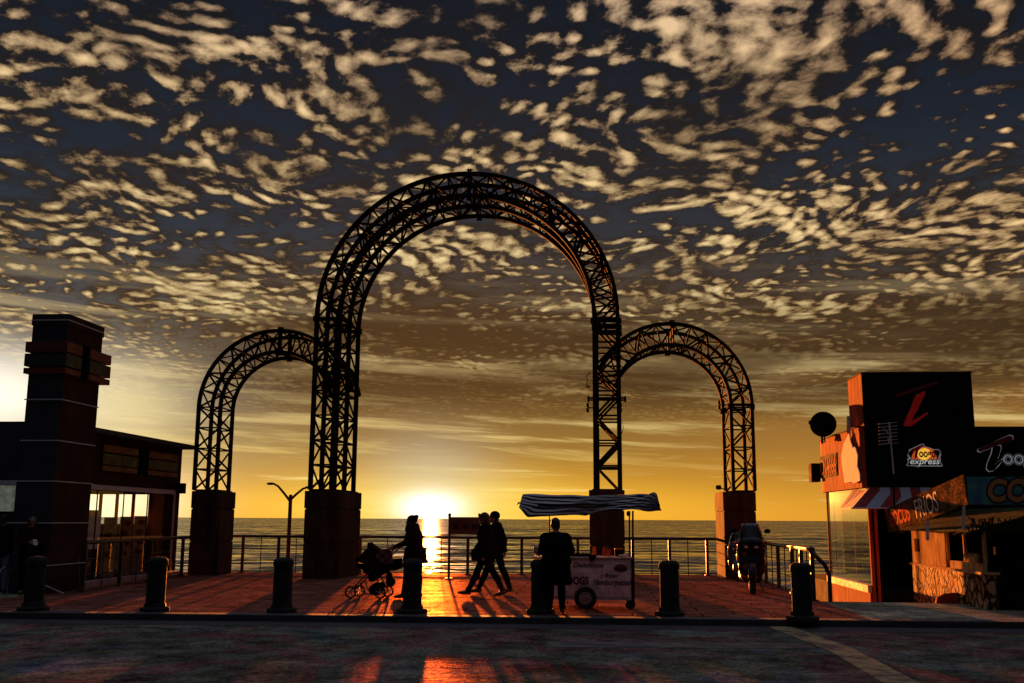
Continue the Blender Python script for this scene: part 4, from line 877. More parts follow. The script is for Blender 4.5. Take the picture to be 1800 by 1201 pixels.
for (y0, y1, m_) in ((601, 619, M_redb), (622, 644, M_grnb), (647, 657, M_redb)):
    z1, z0 = onY(100, y0, YN).z, onY(100, y1, YN).z
    mb = MB(); mb.bb((xtl-.09, YN-.07, z0), (XT+.07, YN-.0205, z1)); mb.bb((XT+.0205, YN-.069, z0+.001), (XT+.069, YN+.62, z1-.001)); mb.bb((XT+.0205, YN+.98, z0), (XT+.07, YE+.38, z1)); mb.bb((XT-.4, YE+.021, z0+.002), (XT+.02, YE+.37, z1-.002)); mb.bb((xtl-.09, YN-.0203, z0+.002), (xtl-.022, YE, z1-.002)); mb.build('band', m_, tower, bevel=.005)
mb = MB(); za, zb2 = onY(100, 600, YN).z+.02, onY(100, 657, YN).z-.02
mb.prism([(XT+.0206, YN+.64, zb2), (XT+.0206, YN+.72, zb2), (XT+.0206, YN+.95, za), (XT+.0206, YN+.85, za)], (.07, 0, 0)); mb.prism([(XT+.0206, YN+.66, za), (XT+.0206, YN+.76, za), (XT+.0206, YN+.93, zb2), (XT+.0206, YN+.84, zb2)], (.06, 0, 0)); mb.build('emblem', M_black, tower)
# main volume
zr = onX(178, 753, XF+.35).z; YB = onz(316, 1010).y+.6; zw1 = onX(250, 858, XF).z
YB = onX(314, 900, XF).y
zwin = onX(235, 863, XF).z; y0g = YE+.0; y1g = onX(303, 900, XF).y
mb = MB()
mb.bb((XF-.25, YE+.002, zwin), (XF, YB, zr-.12)); mb.bb((XF-.25, y1g, -.2), (XF, YB, zwin-.001)); mb.bb((XF-.25, YE+.002, -.2), (XF, y1g-.001, .12))
mb.build('upper_wall', M_brown, t_)
mb = MB(); mb.bb((-26, YE, zr-.118), (XF+.35, YB+.15, zr)); mb.build('roof', M_wall, t_)
mb = MB(); mb.bb((-26, YN+.4, zline[3]+.002), (xtl-.003, YN+.65, onY(20, 741, YN+.4).z)); mb.bb((onY(24, 900, YN+.4).x, YN+.4, -.2), (xtl-.003, YN+.65, zline[3])); mb.build('front_wall', M_wall, t_)
mb = MB(); mb.bb((-26, YN+.45, -.2), (onY(24, 900, YN+.4).x-.003, YN+.6, onY(10, 905, YN+.4).z)); mb.build('low_wall', M_wall, t_)
a, b_ = onY(-60, 853, YN+.4), onY(26, 899, YN+.4)
w_ = MB().bb((a.x, YN+.50, b_.z), (b_.x, YN+.51, a.z)).build('front_window', mat('frosted_pane', (.30, .33, .26), .5, 0, .5, 8, 0, emit=.06), t_)
fr = MB(); fr.bb((a.x, YN+.42, a.z+.002), (b_.x+.03, YN+.52, a.z+.07)); fr.bb((a.x, YN+.42, b_.z-.05), (b_.x+.03, YN+.52, b_.z-.002)); fr.bb((b_.x+.002, YN+.43, b_.z), (b_.x+.03, YN+.52, a.z)); fr.build('frame', M_black, w_)
MB().bb((a.x, YN+.33, zline[3]-.07), (b_.x+.02, YN+.395, zline[3]+.02)).build('pale_lintel', M_line, t_)
# north wall with the sea window, inner walls, floor
xo0 = onY(168, 900, YB-.2).x-.9; xo1 = onY(260, 900, YB-.2).x; zo = onY(215, 869, YB-.2).z
mb = MB(); mb.bb((xo1, YB-.2, -.2), (XF-.251, YB, zr-.12)); mb.bb((-26, YB-.2, zo), (xo1-.001, YB, zr-.12)); mb.bb((-26, YB-.2, -.2), (xo0, YB, zo-.001)); mb.bb((xo0+.001, YB-.2, -.2), (xo1-.001, YB, onY(200, 921, YB).z))
mb.build('sea_wall', M_brown, t_)
mb = MB(); mb.bb((-26, YE, -.1), (XF-.252, YB-.201, .02)); mb.build('floor', mat('shop_floor', (.10, .09, .07), .4), t_)
mb = MB(); mb.bb((-26.2, YE, -.2), (-26, YB, zr)); mb.bb((-26, YE+.003, -.1), (XF-1.2, YE+.12, zr-.12)); mb.build('inner_wall', M_wall, t_)
zq = onY(200, 921, YB).z+.002; w_ = MB().add([(xo0, YB-.105, zq), (xo1, YB-.105, zq), (xo1, YB-.105, zo), (xo0, YB-.105, zo)], [(0, 1, 2, 3)]).build('sea_window', M_sheet, t_)
fr = MB()
for k in range(1, 5): x_ = xo0+(xo1-xo0)*k/5; fr.bb((x_-.03, YB-.16, .0), (x_+.03, YB-.06, zo))
fr.build('frame', M_wood, w_)
# street side glazing: panes between thin mullions, pale frame
npn = 4; ys = [YE+.03+(y1g-YE-.03)*k/npn for k in range(npn+1)]
for k in range(npn): MB().add([(XF-.115, ys[k]+.012, .122), (XF-.115, ys[k+1]-.012, .122), (XF-.115, ys[k+1]-.012, zwin-.003), (XF-.115, ys[k]+.012, zwin-.003)], [(0, 1, 2, 3)]).build('glass_pane', M_sheet, t_)
mb = MB()
for k in range(1, npn): mb.bb((XF-.125, ys[k]-.011, .122), (XF-.10, ys[k]+.011, zwin-.003))
mb.build('mullion', M_black, t_)
mb = MB(); mb.bb((XF+.002, YE+.004, zwin-.03), (XF+.04, y1g+.05, zwin+.09)); mb.bb((XF+.003, y1g, .0), (XF+.039, y1g+.07, zwin-.031)); mb.build('window_surround', M_line, t_)
mb = MB(); mb.bb((XF+.002, YE+.004, .0), (XF+.35, y1g-.003, .13)); mb.build('sill', mat('pink_concrete', (.42, .28, .30), .7), t_)
# facade bands
for (ya, yb, m_) in ((783.5, 796, M_redb), (799, 818, M_grnb), (820, 829, M_redb)):
    z1, z0 = onX(200, ya+ (0), XF+.05).z, onX(200, yb, XF+.05).z
    for (pa, pb) in ((181, 243), (262, 314)):
        y_a, y_b = onX(pa, 800, XF+.05).y, min(onX(pb, 800, XF+.05).y, YB-.02); MB().bb((XF+.002, y_a, z0), (XF+.06, y_b, z1)).build('band', m_, t_, bevel=.005)
ya_, yb_ = onX(248, 800, XF+.05).y, onX(260, 800, XF+.05).y; z1, z0 = onX(200, 781, XF).z, onX(200, 831, XF).z
mb = MB(); mb.prism([(XF+.002, ya_-.1, z0), (XF+.002, ya_+.1, z0), (XF+.002, yb_+.1, z1), (XF+.002, yb_-.1, z1)], (.07, 0, 0)); mb.prism([(XF+.002, ya_-.1, z1), (XF+.002, ya_+.12, z1), (XF+.002, yb_+.1, z0), (XF+.002, yb_-.1, z0)], (.06, 0, 0)); mb.build('emblem', M_black, t_)
MB().bb((XF+.0, YB-.3, onY(316, 868, YB).z), (XF+.22, YB-.1, onY(316, 850, YB).z)).build('wall_lamp', M_black, t_)
# advertising banners inside the glass
M_pap = mat('banner_paper', (.5, .48, .40), .6, 0, .2, 5, 0); M_food = mat('printed_food', (.16, .06, .03), .6, 0, .4, 25, 0)
for i, (px, y0, y1, w_, lb) in enumerate(((195, 908, 985, .36, 'tall printed banner stand nearest the tower, behind the shop glass'), (223, 907, 980, .36, 'middle printed banner stand behind the shop glass'), (248, 906, 975, .38, 'printed banner stand nearest the sea, with a round dish'))):
    p_ = onX(px, y0, XF-.9); zt_ = p_.z; b2 = thing('banner_stand', V(p_.x, p_.y, .02), lb, 'banner', 'food banners behind the shop glass')
    MB().box((p_.x, p_.y, .02+(zt_-.02)/2), (w_, .012, zt_-.02-.04)).build('panel', M_pap, b2)
    MB().box((p_.x, p_.y, .03), (w_+.06, .14, .04)).build('foot', M_steel, b2)
    for k in range(4):
        MB().ell((p_.x+.03*(-1)**k, p_.y-.008, zt_-.2-k*.27), (.11, .006, .07+.02*(k % 2)), 14, 6).build('printed_dish', M_food, b2)
p_ = onX(167, 897, XF-.35); props(MB().bb((p_.x-.05, p_.y-.3, p_.z-.95), (p_.x, p_.y+.35, p_.z)).build('poster', mat('pale_poster', (.45, .48, .56), .6), None), 'plain pale poster in the glass right beside the tower', 'poster')
for i, (px, py, s_, lb) in enumerate(((180, 965, .8, 'low dark counter deep in the shop, left part'), (238, 962, .7, 'low dark display case in the shop, right part'))):
    p_ = onX(px, 925, XF-1.6); cc_ = thing('shop_counter', V(p_.x, p_.y, .02), lb, 'counter')
    MB().bb((p_.x-s_, p_.y-.3, .02), (p_.x+.3, p_.y+.5, 1.0)).build('cabinet', M_wall, cc_, bevel=.01); MB().bb((p_.x-s_-.03, p_.y-.33, 1.002), (p_.x+.33, p_.y+.53, 1.04)).build('top', M_line, cc_)
# ------------------------------------------------------------------ right building: T box, curved glass corner, fascia
YT = 25.0
x0, x1 = onY(1516, 700, YT).x, onY(1710, 700, YT).x; z1, z0 = onY(1600, 656, YT).z, onY(1600, 855, YT).z; zf = onY(1750, 752, YT).z
bt = thing('restaurant_building', V(x0+2, YT+2, 0), 'black restaurant with raised sign box and curved glass corner', 'building')
sb = MB(); sb.bb((x0, YT, z0), (x1, YT+1.35, z1)); sb = sb.build('sign_box', None, bt); sb.data.materials.append(M_black); sb.data.materials.append(M_wood)
for f_ in sb.data.polygons: f_.material_index = 1 if abs(f_.normal.x) > .5 else 0  # dark box; side faces coloured red for the low sun on them
mb = MB(); mb.bb((x0-.02, YT-.02, z1+.001), (x1+.02, YT+1.37, z1+.03)); mb.build('coping', M_black, sb)
MB().bb((x1+.003, YT+.02, z0-.0), (x1+8, YT+1.3, zf)).build('fascia', M_black, bt)
MB().bb((x1+.003, YT+.0, zf+.001), (x1+8, YT+1.35, zf+.03)).build('fascia_coping', M_wall, bt)
# wall under: dark piers, open middle bay glazed
xd0, xd1 = onY(1548, 1000, YT).x, onY(1602, 1000, YT).x+.05
mb = MB(); mb.bb((xd1+.25, YT+.05, -6), (x1+8, YT+.25, z0-.002)); mb.build('front_wall', M_black, bt)
mb = MB(); mb.bb((x0+.1, YT+.06, z0-.16), (xd1+.248, YT+.24, z0-.002)); mb.build('lintel', M_black, bt)
mb = MB(); mb.bb((xd1+.9, YT+.26, -6), (xd1+1.05, YT+9, z0)); mb.bb((7.9, YT+9.001, -6), (xd1+1.05, YT+9.2, z0)); mb.build('inner_wall', M_black, bt)
mb = MB(); mb.bb((x0+.02, YT+.3, -6), (x1+8, YT+9, -.05)); mb.build('floor', M_black, bt)
def curvept(z_, r_=0, n=14):
    """plan of the curved corner: straight along +Y, then a quarter turn to +X"""
    Y1 = onX(1447, 1000, x0-.02).y-1.0; pts = [V(x0-.02-r_, YT+.02, z_)]; pts.append(V(x0-.02-r_, Y1, z_)); Rr = 1.3
    for i in range(1, n+1): a = i/n*PI/2; pts.append(V(x0-.02+Rr-(Rr+r_)*math.cos(a), Y1+(Rr+r_)*math.sin(a), z_))
    pts.append(V(x0+3, Y1+Rr+r_, z_)); return pts
def ribbon(z_a, z_b, r_, th_, name, m_, parent):
    A, B, Cq, Dq = curvept(z_a, r_), curvept(z_b, r_), curvept(z_b, r_-th_), curvept(z_a, r_-th_); n = len(A); vs = A+B+Cq+Dq; fs = []
    for i in range(n-1):
        for k in range(4):
            k2 = (k+1) % 4; fs.append((k*n+i, k2*n+i, k2*n+i+1, k*n+i+1))
    fs += [(0, 3*n, 2*n, n), (n-1, 2*n-1, 3*n-1, 4*n-1)]
    return MB().add(vs, fs).build(name, m_, parent)
XC = x0-.02
zb0, zb1 = onX(1500, 860, XC).z, onX(1500, 757, XC).z; zs0, zs1 = onX(1510, 1036, XC).z, onX(1510, 1024, XC).z
cw = ribbon(zb0, zb1, .10, .2, 'wood_band', M_wood, bt); ribbon(zb1+.001, zb1+.03, .13, .26, 'band_coping', M_black, cw)
ribbon(-6, zs0-.002, .04, .15, 'lower_wall', M_wood, bt); ribbon(zs0, zs1, .09, .2, 'window_sill', M_line, bt)
def pane(z_a, z_b, name, m_, parent):
    A, B = curvept(z_a, 0), curvept(z_b, 0); n = len(A); return MB().add(A+B, [(i, i+1, n+i+1, n+i) for i in range(n-1)]).build(name, m_, parent)
gl = pane(zs1+.002, zb0-.002, 'curved_glass', M_cglass, bt)
mb = MB(); pts = curvept(0, .02)
for i in (1, 8, 13): q_ = pts[i]; mb.bar(V(q_.x, q_.y, zs1+.003), V(q_.x, q_.y, zb0-.003), .035, .035)
mb.build('mullion', M_wood, gl)
MB().bb((7.35, YT+3.6, -6), (xd1+.898, YT+3.7, z0)).build('black_blocker', M_black, bt)  # added black sheet standing in for the dark shop interior
# timber corner frame beside the door
mb = MB(); mb.bb((x0-.02, YT-.06, -1), (x0+.10, YT+.018, z0-.17)); mb.bb((onY(1531, 900, YT).x, YT-.06, -1), (onY(1540, 900, YT).x, YT+.018, z0-.17)); mb.bb((x0+.101, YT-.05, -1), (onY(1531, 900, YT).x-.001, YT+.01, onY(1520, 1030, YT).z)); mb.build('timber_frame', M_wood, bt)
MB().bb((x0+.101, YT-.02, onY(1520, 1030, YT).z+.002), (onY(1531, 900, YT).x-.001, YT-.01, z0-.17)).build('narrow_glass', M_dglass, bt)
# numbers on the wood band, black plate behind
Y_a, Y_b = onX(1440, 820, XC-.1).y, onX(1471, 820, XC-.1).y
pA = onX(1471, 835, XC-.125); zl0, zl1 = onX(1462, 838, XC-.1).z, onX(1462, 798, XC-.1).z
MB().bb((XC-.118, pA.y-.0, zl0), (XC-.102, onX(1443, 820, XC-.1).y, zl1)).build('number_plate', M_black, cw)
yS = onX(1443, 820, XC-.1).y
mat('orange_lettering', (.55, .14, .05), .5, spec=.05)
o = text('lettering', 'CN4666', (0, 0, 0), (1, 0, 0), (0, 0, 1), 1, MATS['orange_lettering'], None, ext=.001, off=.015)
xs = [v_.co.x for v_ in o.data.vertices]; mx_, mn_ = max(xs), min(xs)
for v_ in o.data.vertices: v_.co = V(XC-.122-.004*(v_.co.y < 0), yS-.05-(v_.co.x-mn_)/(mx_-mn_)*(yS-pA.y-.1), zl0+.08+v_.co.z/.72*(zl1-zl0-.16))
o.parent = cw; bpy.context.view_layer.update(); o.matrix_parent_inverse = cw.matrix_world.inverted()
# speaker box, dish, flag, awning
p_ = onY(1430, 831, curvept(0)[8].y); sp_ = thing('loudspeaker', p_, 'black speaker box on the outside of the curved corner', 'speaker')
MB().bb(p_+V(-.10, -.2, -.27), p_+V(.16, .2, .26)).build('cabinet', M_black, sp_, bevel=.02); MB().bb(p_+V(.161, -.04, -.03), p_+V(.35, .04, .03)).build('bracket', M_steel, sp_)
Yd = 28.2; c_ = onY(1447, 746, Yd); ds_ = thing('satellite_dish', onY(1447, 775, Yd), 'round dark satellite dish on the roof edge', 'satellite dish')
r_ = 22.5*Yd/1800; nrm = V(.1, .93, .3).normalized(); exq = nrm.cross(V(0, 0, 1)).normalized()
mb = MB(); mb.lathe(c_, [(.02, .14), (r_*.5, .10), (r_*.85, .04), (r_, .0), (r_, -.012), (r_*.85, .025), (r_*.5, .085), (.02, .125)], 36, ax=-nrm, ex=exq); mb.build('dish', M_black, ds_, smooth=False)
MB().tube([c_-nrm*.12, onY(1446, 766, Yd)+V(0, .1, 0), onY(1446, 779, Yd)], .03, 8).tube([c_-nrm*.1+V(0, 0, -.1), onY(1450, 778, Yd)], .02, 6).tube([c_-nrm*.1+V(0, 0, -.1), onY(1444, 780, Yd)], .02, 6).build('mast', M_steel, ds_)
MB().tube([c_-exq*r_, c_-exq*r_*.4+nrm*.35, c_+nrm*.4], .014, 6).ell(onY(1424, 743, Yd), (.045, .05, .06), 10, 8).tube([onY(1424, 743, Yd), onY(1428, 743, Yd)], .02, 6).build('feed', M_steel, ds_)
m = mat('thin_yellow_cloth', (.97, .94, .86), .8, 0, .05, 5, .2, spec=.05)
b = m.node_tree.nodes['Principled BSDF']; b.inputs['Subsurface Weight'].default_value = 0
prof = [(.0, .0), (-.09, .18), (-.14, .42), (-.13, .7), (-.11, 1.0), (0, 1.0), (.04, 1.04), (.13, 1.0), (.13, .86), (.10, .7), (.115, .5), (.09, .34), (.07, .30), (.05, .33), (.04, .26), (.02, .18)]
fy0 = onX(1494, 805, XC-.16).y; zt_, zb3 = onX(1492, 762, XC-.16).z, onX(1492, 848, XC-.16).z; hh = zt_-zb3; wsc = (onX(1480, 805, XC-.16).y-onX(1511, 805, XC-.16).y)/.27
fl = thing('torn_flag', V(XC-.16, fy0, zb3), 'torn pale yellow cloth banner hanging on the wooden band', 'banner')
mb = MB(); mb.prism([V(XC-.16, fy0-u_*wsc, zt_-v_*hh) for (u_, v_) in prof], (.025, 0, 0)); mb.build('cloth', m, fl, bevel=.006)
MB().tube([V(XC-.13, fy0, zt_+.3), V(XC-.13, fy0, zb3)], .015, 6).build('pole', M_steel, fl)
MB().tube([onY(1492, 732, YT+.5), onY(1492, 762, YT+.5)], .05, 8).build('vent_pipe', M_line, bt)
# red and white awning in front of the sign box
M_stripe = bpy.data.materials.new('red_white_stripes'); M_stripe.use_nodes = True; q = NT(M_stripe.node_tree); b = q.n['Principled BSDF']; uvn = q.n.new('ShaderNodeUVMap'); X, Y, Z = q.xyz(uvn.outputs[0])
q.l.new(q.ramp(q.m('FRACT', X), [(0, (.40, .42, .5)), (.49, (.40, .42, .5)), (.5, (.28, .012, .012)), (1, (.28, .012, .012))], 'CONSTANT'), b.inputs['Base Color']); b.inputs['Roughness'].default_value = .75
aw = thing('awning', onY(1560, 880, YT-.4), 'red and white striped awning under the black sign box', 'awning')
YA = YT-1.0
tl, tr_ = onY(1530, 857, YT-.02), onY(1640, 857, YT-.02); bl, br_ = onY(1499, 893.5, YA), onY(1650, 893.5, YA); fl_ = V(onX(1476, 893, XC-.35).x, YT-.0, bl.z)
vs = [tl, tr_, br_, bl]; me = bpy.data.meshes.new('canopy'); me.from_pydata([tuple(x) for x in vs], [], [(0, 3, 2, 1)]); uvl = me.uv_layers.new(name='UVMap')
uvd = {0: (.0, 0), 3: (.0, 1), 2: (3.1, 1), 1: (3.1, 0)}
for lp in me.loops: uvl.data[lp.index].uv = (uvd[lp.vertex_index][0]+.55, uvd[lp.vertex_index][1])
o = link('canopy', me, M_stripe, aw); md = o.modifiers.new('s', 'SOLIDIFY'); md.thickness = .015
b1, b2 = V(bl.x-.02, bl.y, bl.z), V(x0-.45, YT+1.0, bl.z); tl2 = V(x0-.03, YT+1.2, tl.z)
me = bpy.data.meshes.new('side_canopy'); me.from_pydata([tuple(tl-V(.02, 0, 0)), tuple(tl2), tuple(b2), tuple(b1)], [], [(0, 1, 2, 3)]); uvl = me.uv_layers.new(name='UVMap')
for lp in me.loops: uvl.data[lp.index].uv = {0: (.2, 0), 1: (3.6, 0), 2: (3.6, 1), 3: (.2, 1)}[lp.vertex_index]
o = link('side_canopy', me, M_stripe, aw); md = o.modifiers.new('s', 'SOLIDIFY'); md.thickness = .015
MB().tube([b1, bl, br_], .02, 6).build('front_bar', M_line, aw); MB().tube([b1, b2], .02, 6).build('side_bar', M_line, aw)
# --- lettering on the sign box (front plane Y = YT)
def poly(name, pts, m_, parent, y_=.0, s=6.161, ox=1520, oy=655, Yp=YT, th_=.012):
    P_ = [onY(ox+a_/s, oy+b2/s, Yp)+V(0, -y_, 0) for a_, b2 in pts]; return MB().prism(P_, (0, -th_, 0)).build(name, m_, parent)
M_redl = mat('red_letter', (.55, .012, .012), .45, 0, .2, 2, 0, emit=.02); M_dred = mat('dark_red_letter', (.16, .01, .01), .5, 0, .2, 2, 0)  # faint self-glow keeps the red letter visible in the dim
poly('letter', [(330, 255), (350, 232), (560, 155), (780, 95), (803, 105), (795, 130), (560, 198), (350, 265)], M_dred, sb, .002)
poly('letter', [(530, 290), (555, 240), (590, 232), (620, 205), (650, 205), (655, 235), (620, 300), (580, 390), (530, 470), (510, 525), (600, 478), (650, 440), (682, 430), (685, 442), (640, 480), (560, 545), (500, 582), (430, 582), (418, 560), (440, 510), (500, 380)], M_redl, sb, .002)
M_gl = mat('grey_outline', (.45, .44, .46), .5, 0, .1, 3, 0, emit=.05); M_yl = mat('backlit_yellow', (.9, .5, .05), .5, 0, .15, 6, 0, emit=.22); M_ol = mat('backlit_orange', (.8, .12, .02), .5, 0, .15, 6, 0, emit=.12); M_wl = mat('backlit_white', (.8, .8, .8), .5, emit=.10); M_rl = mat('logo_red', (.22, .01, .01), .5, 0, .1, 3, 0, emit=.02)
dome = [(505, 940)]+[(640+140*math.cos(a), 940-135*math.sin(a)) for a in [PI-PI*i/20 for i in range(21)]]
poly('logo_outline', [(448, 1010), (470, 965), (458, 935), (475, 930), (462, 890), (480, 850), (478, 835), (615, 772), (640, 775), (650, 800), (720, 820), (745, 832), (800, 830), (822, 860), (825, 900), (812, 930), (826, 935), (820, 965), (845, 1010), (830, 1020), (600, 1018), (575, 1026), (560, 1018)], M_gl, sb, .002)
poly('logo_ground', [(458, 1006), (480, 965), (468, 943), (815, 943), (810, 965), (832, 1006)], M_black, sb, .016, th_=.006)
poly('logo_palms', [(500, 935), (480, 900), (465, 880), (485, 850), (510, 842), (600, 850), (700, 850), (760, 840), (800, 840), (815, 870), (800, 900), (790, 935)], M_black, sb, .016, th_=.003)
poly('logo_sunset', [(503, 938)]+[(640+137*math.cos(a), 938-130*math.sin(a)) for a in [PI-PI*i/20 for i in range(21)]], M_ol, sb, .022, th_=.003)
poly('logo_sun', [(640+75*math.cos(a), 885-65*math.sin(a)) for a in [2*PI*i/20 for i in range(20)]], M_yl, sb, .027, th_=.003)
poly('logo_letter', [(490, 838), (620, 780), (642, 795), (600, 815), (575, 850), (560, 925), (535, 930), (545, 850), (510, 855)], M_rl, sb, .033, th_=.004)
def ftext(s_, a_, b2, hgt, wid, m_, parent, lift, shear=0, off=0, Yp=YT, s=6.161, ox=1520, oy=655):
    o = text('lettering', s_, (0, 0, 0), e1, ez, 1, m_, None, shear=shear, ext=.001, off=off)
    xs = [v_.co.x for v_ in o.data.vertices]; mn_, mx_ = min(xs), max(xs); A = onY(ox+a_/s, oy+b2/s, Yp); w_ = wid/s*Yp/1800; h_ = hgt/s*Yp/1800
    for v_ in o.data.vertices: v_.co = V(A.x+(v_.co.x-mn_)/(mx_-mn_)*w_, Yp-lift-(.002 if v_.co.y < 0 else 0), A.z+v_.co.z/.72*h_)
    o.parent = parent; bpy.context.view_layer.update(); o.matrix_parent_inverse = parent.matrix_world.inverted(); return o
ftext('oogo', 585, 915, 85, 170, M_rl, sb, .036, off=.03)
ftext('express', 490, 992, 62, 305, M_wl, sb, .024, shear=.25, off=.012)
# fascia sign: big outlined T and the pale letters (runs out of the frame)
Tb = [(1225, 835), (1240, 815), (1560, 682), (1600, 690), (1605, 730), (1260, 858), (1235, 855)]
Tst = [(1390, 800), (1470, 790), (1475, 830), (1440, 940), (1390, 1010), (1480, 940), (1500, 945), (1450, 1000), (1400, 1060), (1350, 1070), (1320, 1040), (1330, 980), (1375, 880)]
def grow(pts, k):
    cx = sum(p_[0] for p_ in pts)/len(pts); cy = sum(p_[1] for p_ in pts)/len(pts); return [(p_[0]+(8*k if p_[0] > cx else -8*k), p_[1]+(8*k if p_[1] > cy else -8*k)) for p_ in pts]
fa = [o for o in bt.children if o.name.startswith('fascia') and 'coping' not in o.name][0]
poly('letter_outline', grow(Tb, 1), M_gl, fa, -.018); poly('letter_outline', grow(Tst, 1), M_gl, fa, -.018)
poly('letter', Tb, M_dred, fa, -.005, th_=.006); poly('letter', Tst, M_black, fa, -.005, th_=.006)
M_pb = mat('pale_blue_letter', (.5, .62, .68), .5, 0, .1, 3, 0, emit=.05)
ftext('oogo', 1500, 990, 150, 410, M_gl, fa, -.017, off=.055); ftext('oogo', 1500, 990, 150, 410, M_black, fa, -.012, off=.035); ftext('oogo', 1507, 990, 150, 400, M_pb, fa, -.007, off=-.012)
# TV aerial in front of the box
Ya = YT-1.3; an = thing('tv_aerial', onY(1571, 832, Ya), 'thin pale television aerial in front of the black sign box', 'aerial')
MB().tube([onY(1571, 833, Ya), onY(1563, 742, Ya)], .018, 6).build('mast', M_line, an)
MB().tube([onY(1572, 900, Ya), onY(1571, 833, Ya)], .022, 6).build('mast_foot', M_steel, an)
mb = MB()
for k, y_ in enumerate((744, 750, 756, 762, 768, 774, 780)): mb.tube([onY(1544+k*.2, y_+1.5, Ya-.1+.05*k), onY(1577+k*.2, y_-1.5, Ya-.1+.05*k)], .007, 5)
mb.tube([onY(1553, 754, Ya), onY(1563, 762, Ya), onY(1566, 753, Ya)], .012, 5); mb.tube([onY(1562, 770, Ya), onY(1562, 780, Ya)], .02, 5); mb.build('elements', M_line, an)
# ------------------------------------------------------------------ coconut kiosk
XK = onY(1604, 1000, 24.5).x; KY0, KY1 = onX(1727, 1000, XK).y, 24.5
ks = thing('kiosk', V(XK+1, KY0+1.5, 0), 'coconut drinks kiosk with sunlit plank wall and stone base', 'kiosk')
zc_ = onX(1700, 996, XK).z; zc0 = onX(1610, 1003, XK).z; zc_ = (zc_+zc0)/2; zro = onX(1655, 935, XK).z
m = bpy.data.materials.new('stone_cladding'); m.use_nodes = True; q = NT(m.node_tree); b = q.n['Principled BSDF']; tcn = q.n.new('ShaderNodeTexCoord'); co = q.v('MULTIPLY', tcn.outputs['Object'], (3, 2.4, 1.6))
co = q.v('ADD', co, q.v('SCALE', q.n.new('ShaderNodeTexNoise').outputs[1], 0)); wn = q.noise(tcn.outputs['Object'], 3, 3, .5); co = q.v('ADD', co, q.comb(0, wn, wn))
vo = q.n.new('ShaderNodeTexVoronoi'); vo.feature = 'DISTANCE_TO_EDGE'; vo.inputs['Scale'].default_value = 2.2; q.l.new(co, vo.inputs['Vector'])
vc = q.n.new('ShaderNodeTexVoronoi'); vc.inputs['Scale'].default_value = 2.2; q.l.new(co, vc.inputs['Vector']); cr_, cg_, cb_ = q.xyz(vc.outputs['Color'])
ed = q.sstep(vo.outputs[0], .02, .16); colr = q.ramp(cr_, [(0, (.42, .16, .07)), (.5, (.66, .36, .18)), (1, (.85, .62, .38))])
q.l.new(q.mix(ed, (.035, .012, .008), colr), b.inputs['Base Color']); b.inputs['Roughness'].default_value = .75; b.inputs['Specular IOR Level'].default_value = .08
bp = q.n.new('ShaderNodeBump'); bp.inputs['Strength'].default_value = .9; bp.inputs['Distance'].default_value = .06; q.l.new(q.m('ADD', ed, q.m('MULTIPLY', q.noise(co, 9, 4, .6), .5)), bp.inputs['Height']); q.l.new(bp.outputs[0], b.inputs['Normal'])
M_stone = m
MB().bb((XK, KY0, -6), (XK+.25, KY1, zc_)).build('stone_base', M_stone, ks)
MB().bb((XK-.05, KY0-.05, zc_+.002), (XK+.3, KY1+.03, zc_+.05)).build('counter_top', M_owood, ks, bevel=.008)
yw = onX(1660, 970, XK).y; yn0, yn1 = onX(1606, 960, XK).y, onX(1615, 960, XK).y; zn0, zn1 = onX(1610, 970, XK).z, onX(1610, 947, XK).z
mb = MB(); mb.bb((XK+.02, yw, zc_+.052), (XK+.1, yn1, zro)); mb.bb((XK+.02, yn0, zc_+.052), (XK+.1, KY1, zro)); mb.bb((XK+.02, yn1+.001, zc_+.052), (XK+.1, yn0-.001, zn0)); mb.bb((XK+.02, yn1+.001, zn1), (XK+.1, yn0-.001, zro)); mb.build('plank_wall', M_owood, ks)
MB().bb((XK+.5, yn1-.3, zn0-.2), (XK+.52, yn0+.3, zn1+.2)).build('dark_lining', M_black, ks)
MB().bb((XK+.0, KY0, zc_+.052), (XK+.09, yw-.3, zc_+.20)).build('counter_front', M_owood, ks)
for px in (1660, 1690, 1724): y_ = onX(px, 950, XK).y; MB().bb((XK+.03, y_-.03, zc_+.21), (XK+.09, y_+.03, zro+.1)).build('post', M_owood, ks)
MB().bb((XK+2.4, KY0, -1), (XK+2.5, KY1, zro)).bb((XK+.3, KY1-.1, -1), (XK+2.4, KY1, zro)).bb((XK+.26, KY0-.02, -6), (XK+6, KY0+.1, 1.15)).bb((XK+1.2, KY0-.02, 1.151), (XK+6, KY0+.1, 2.2)).build('back_wall', M_black, ks)
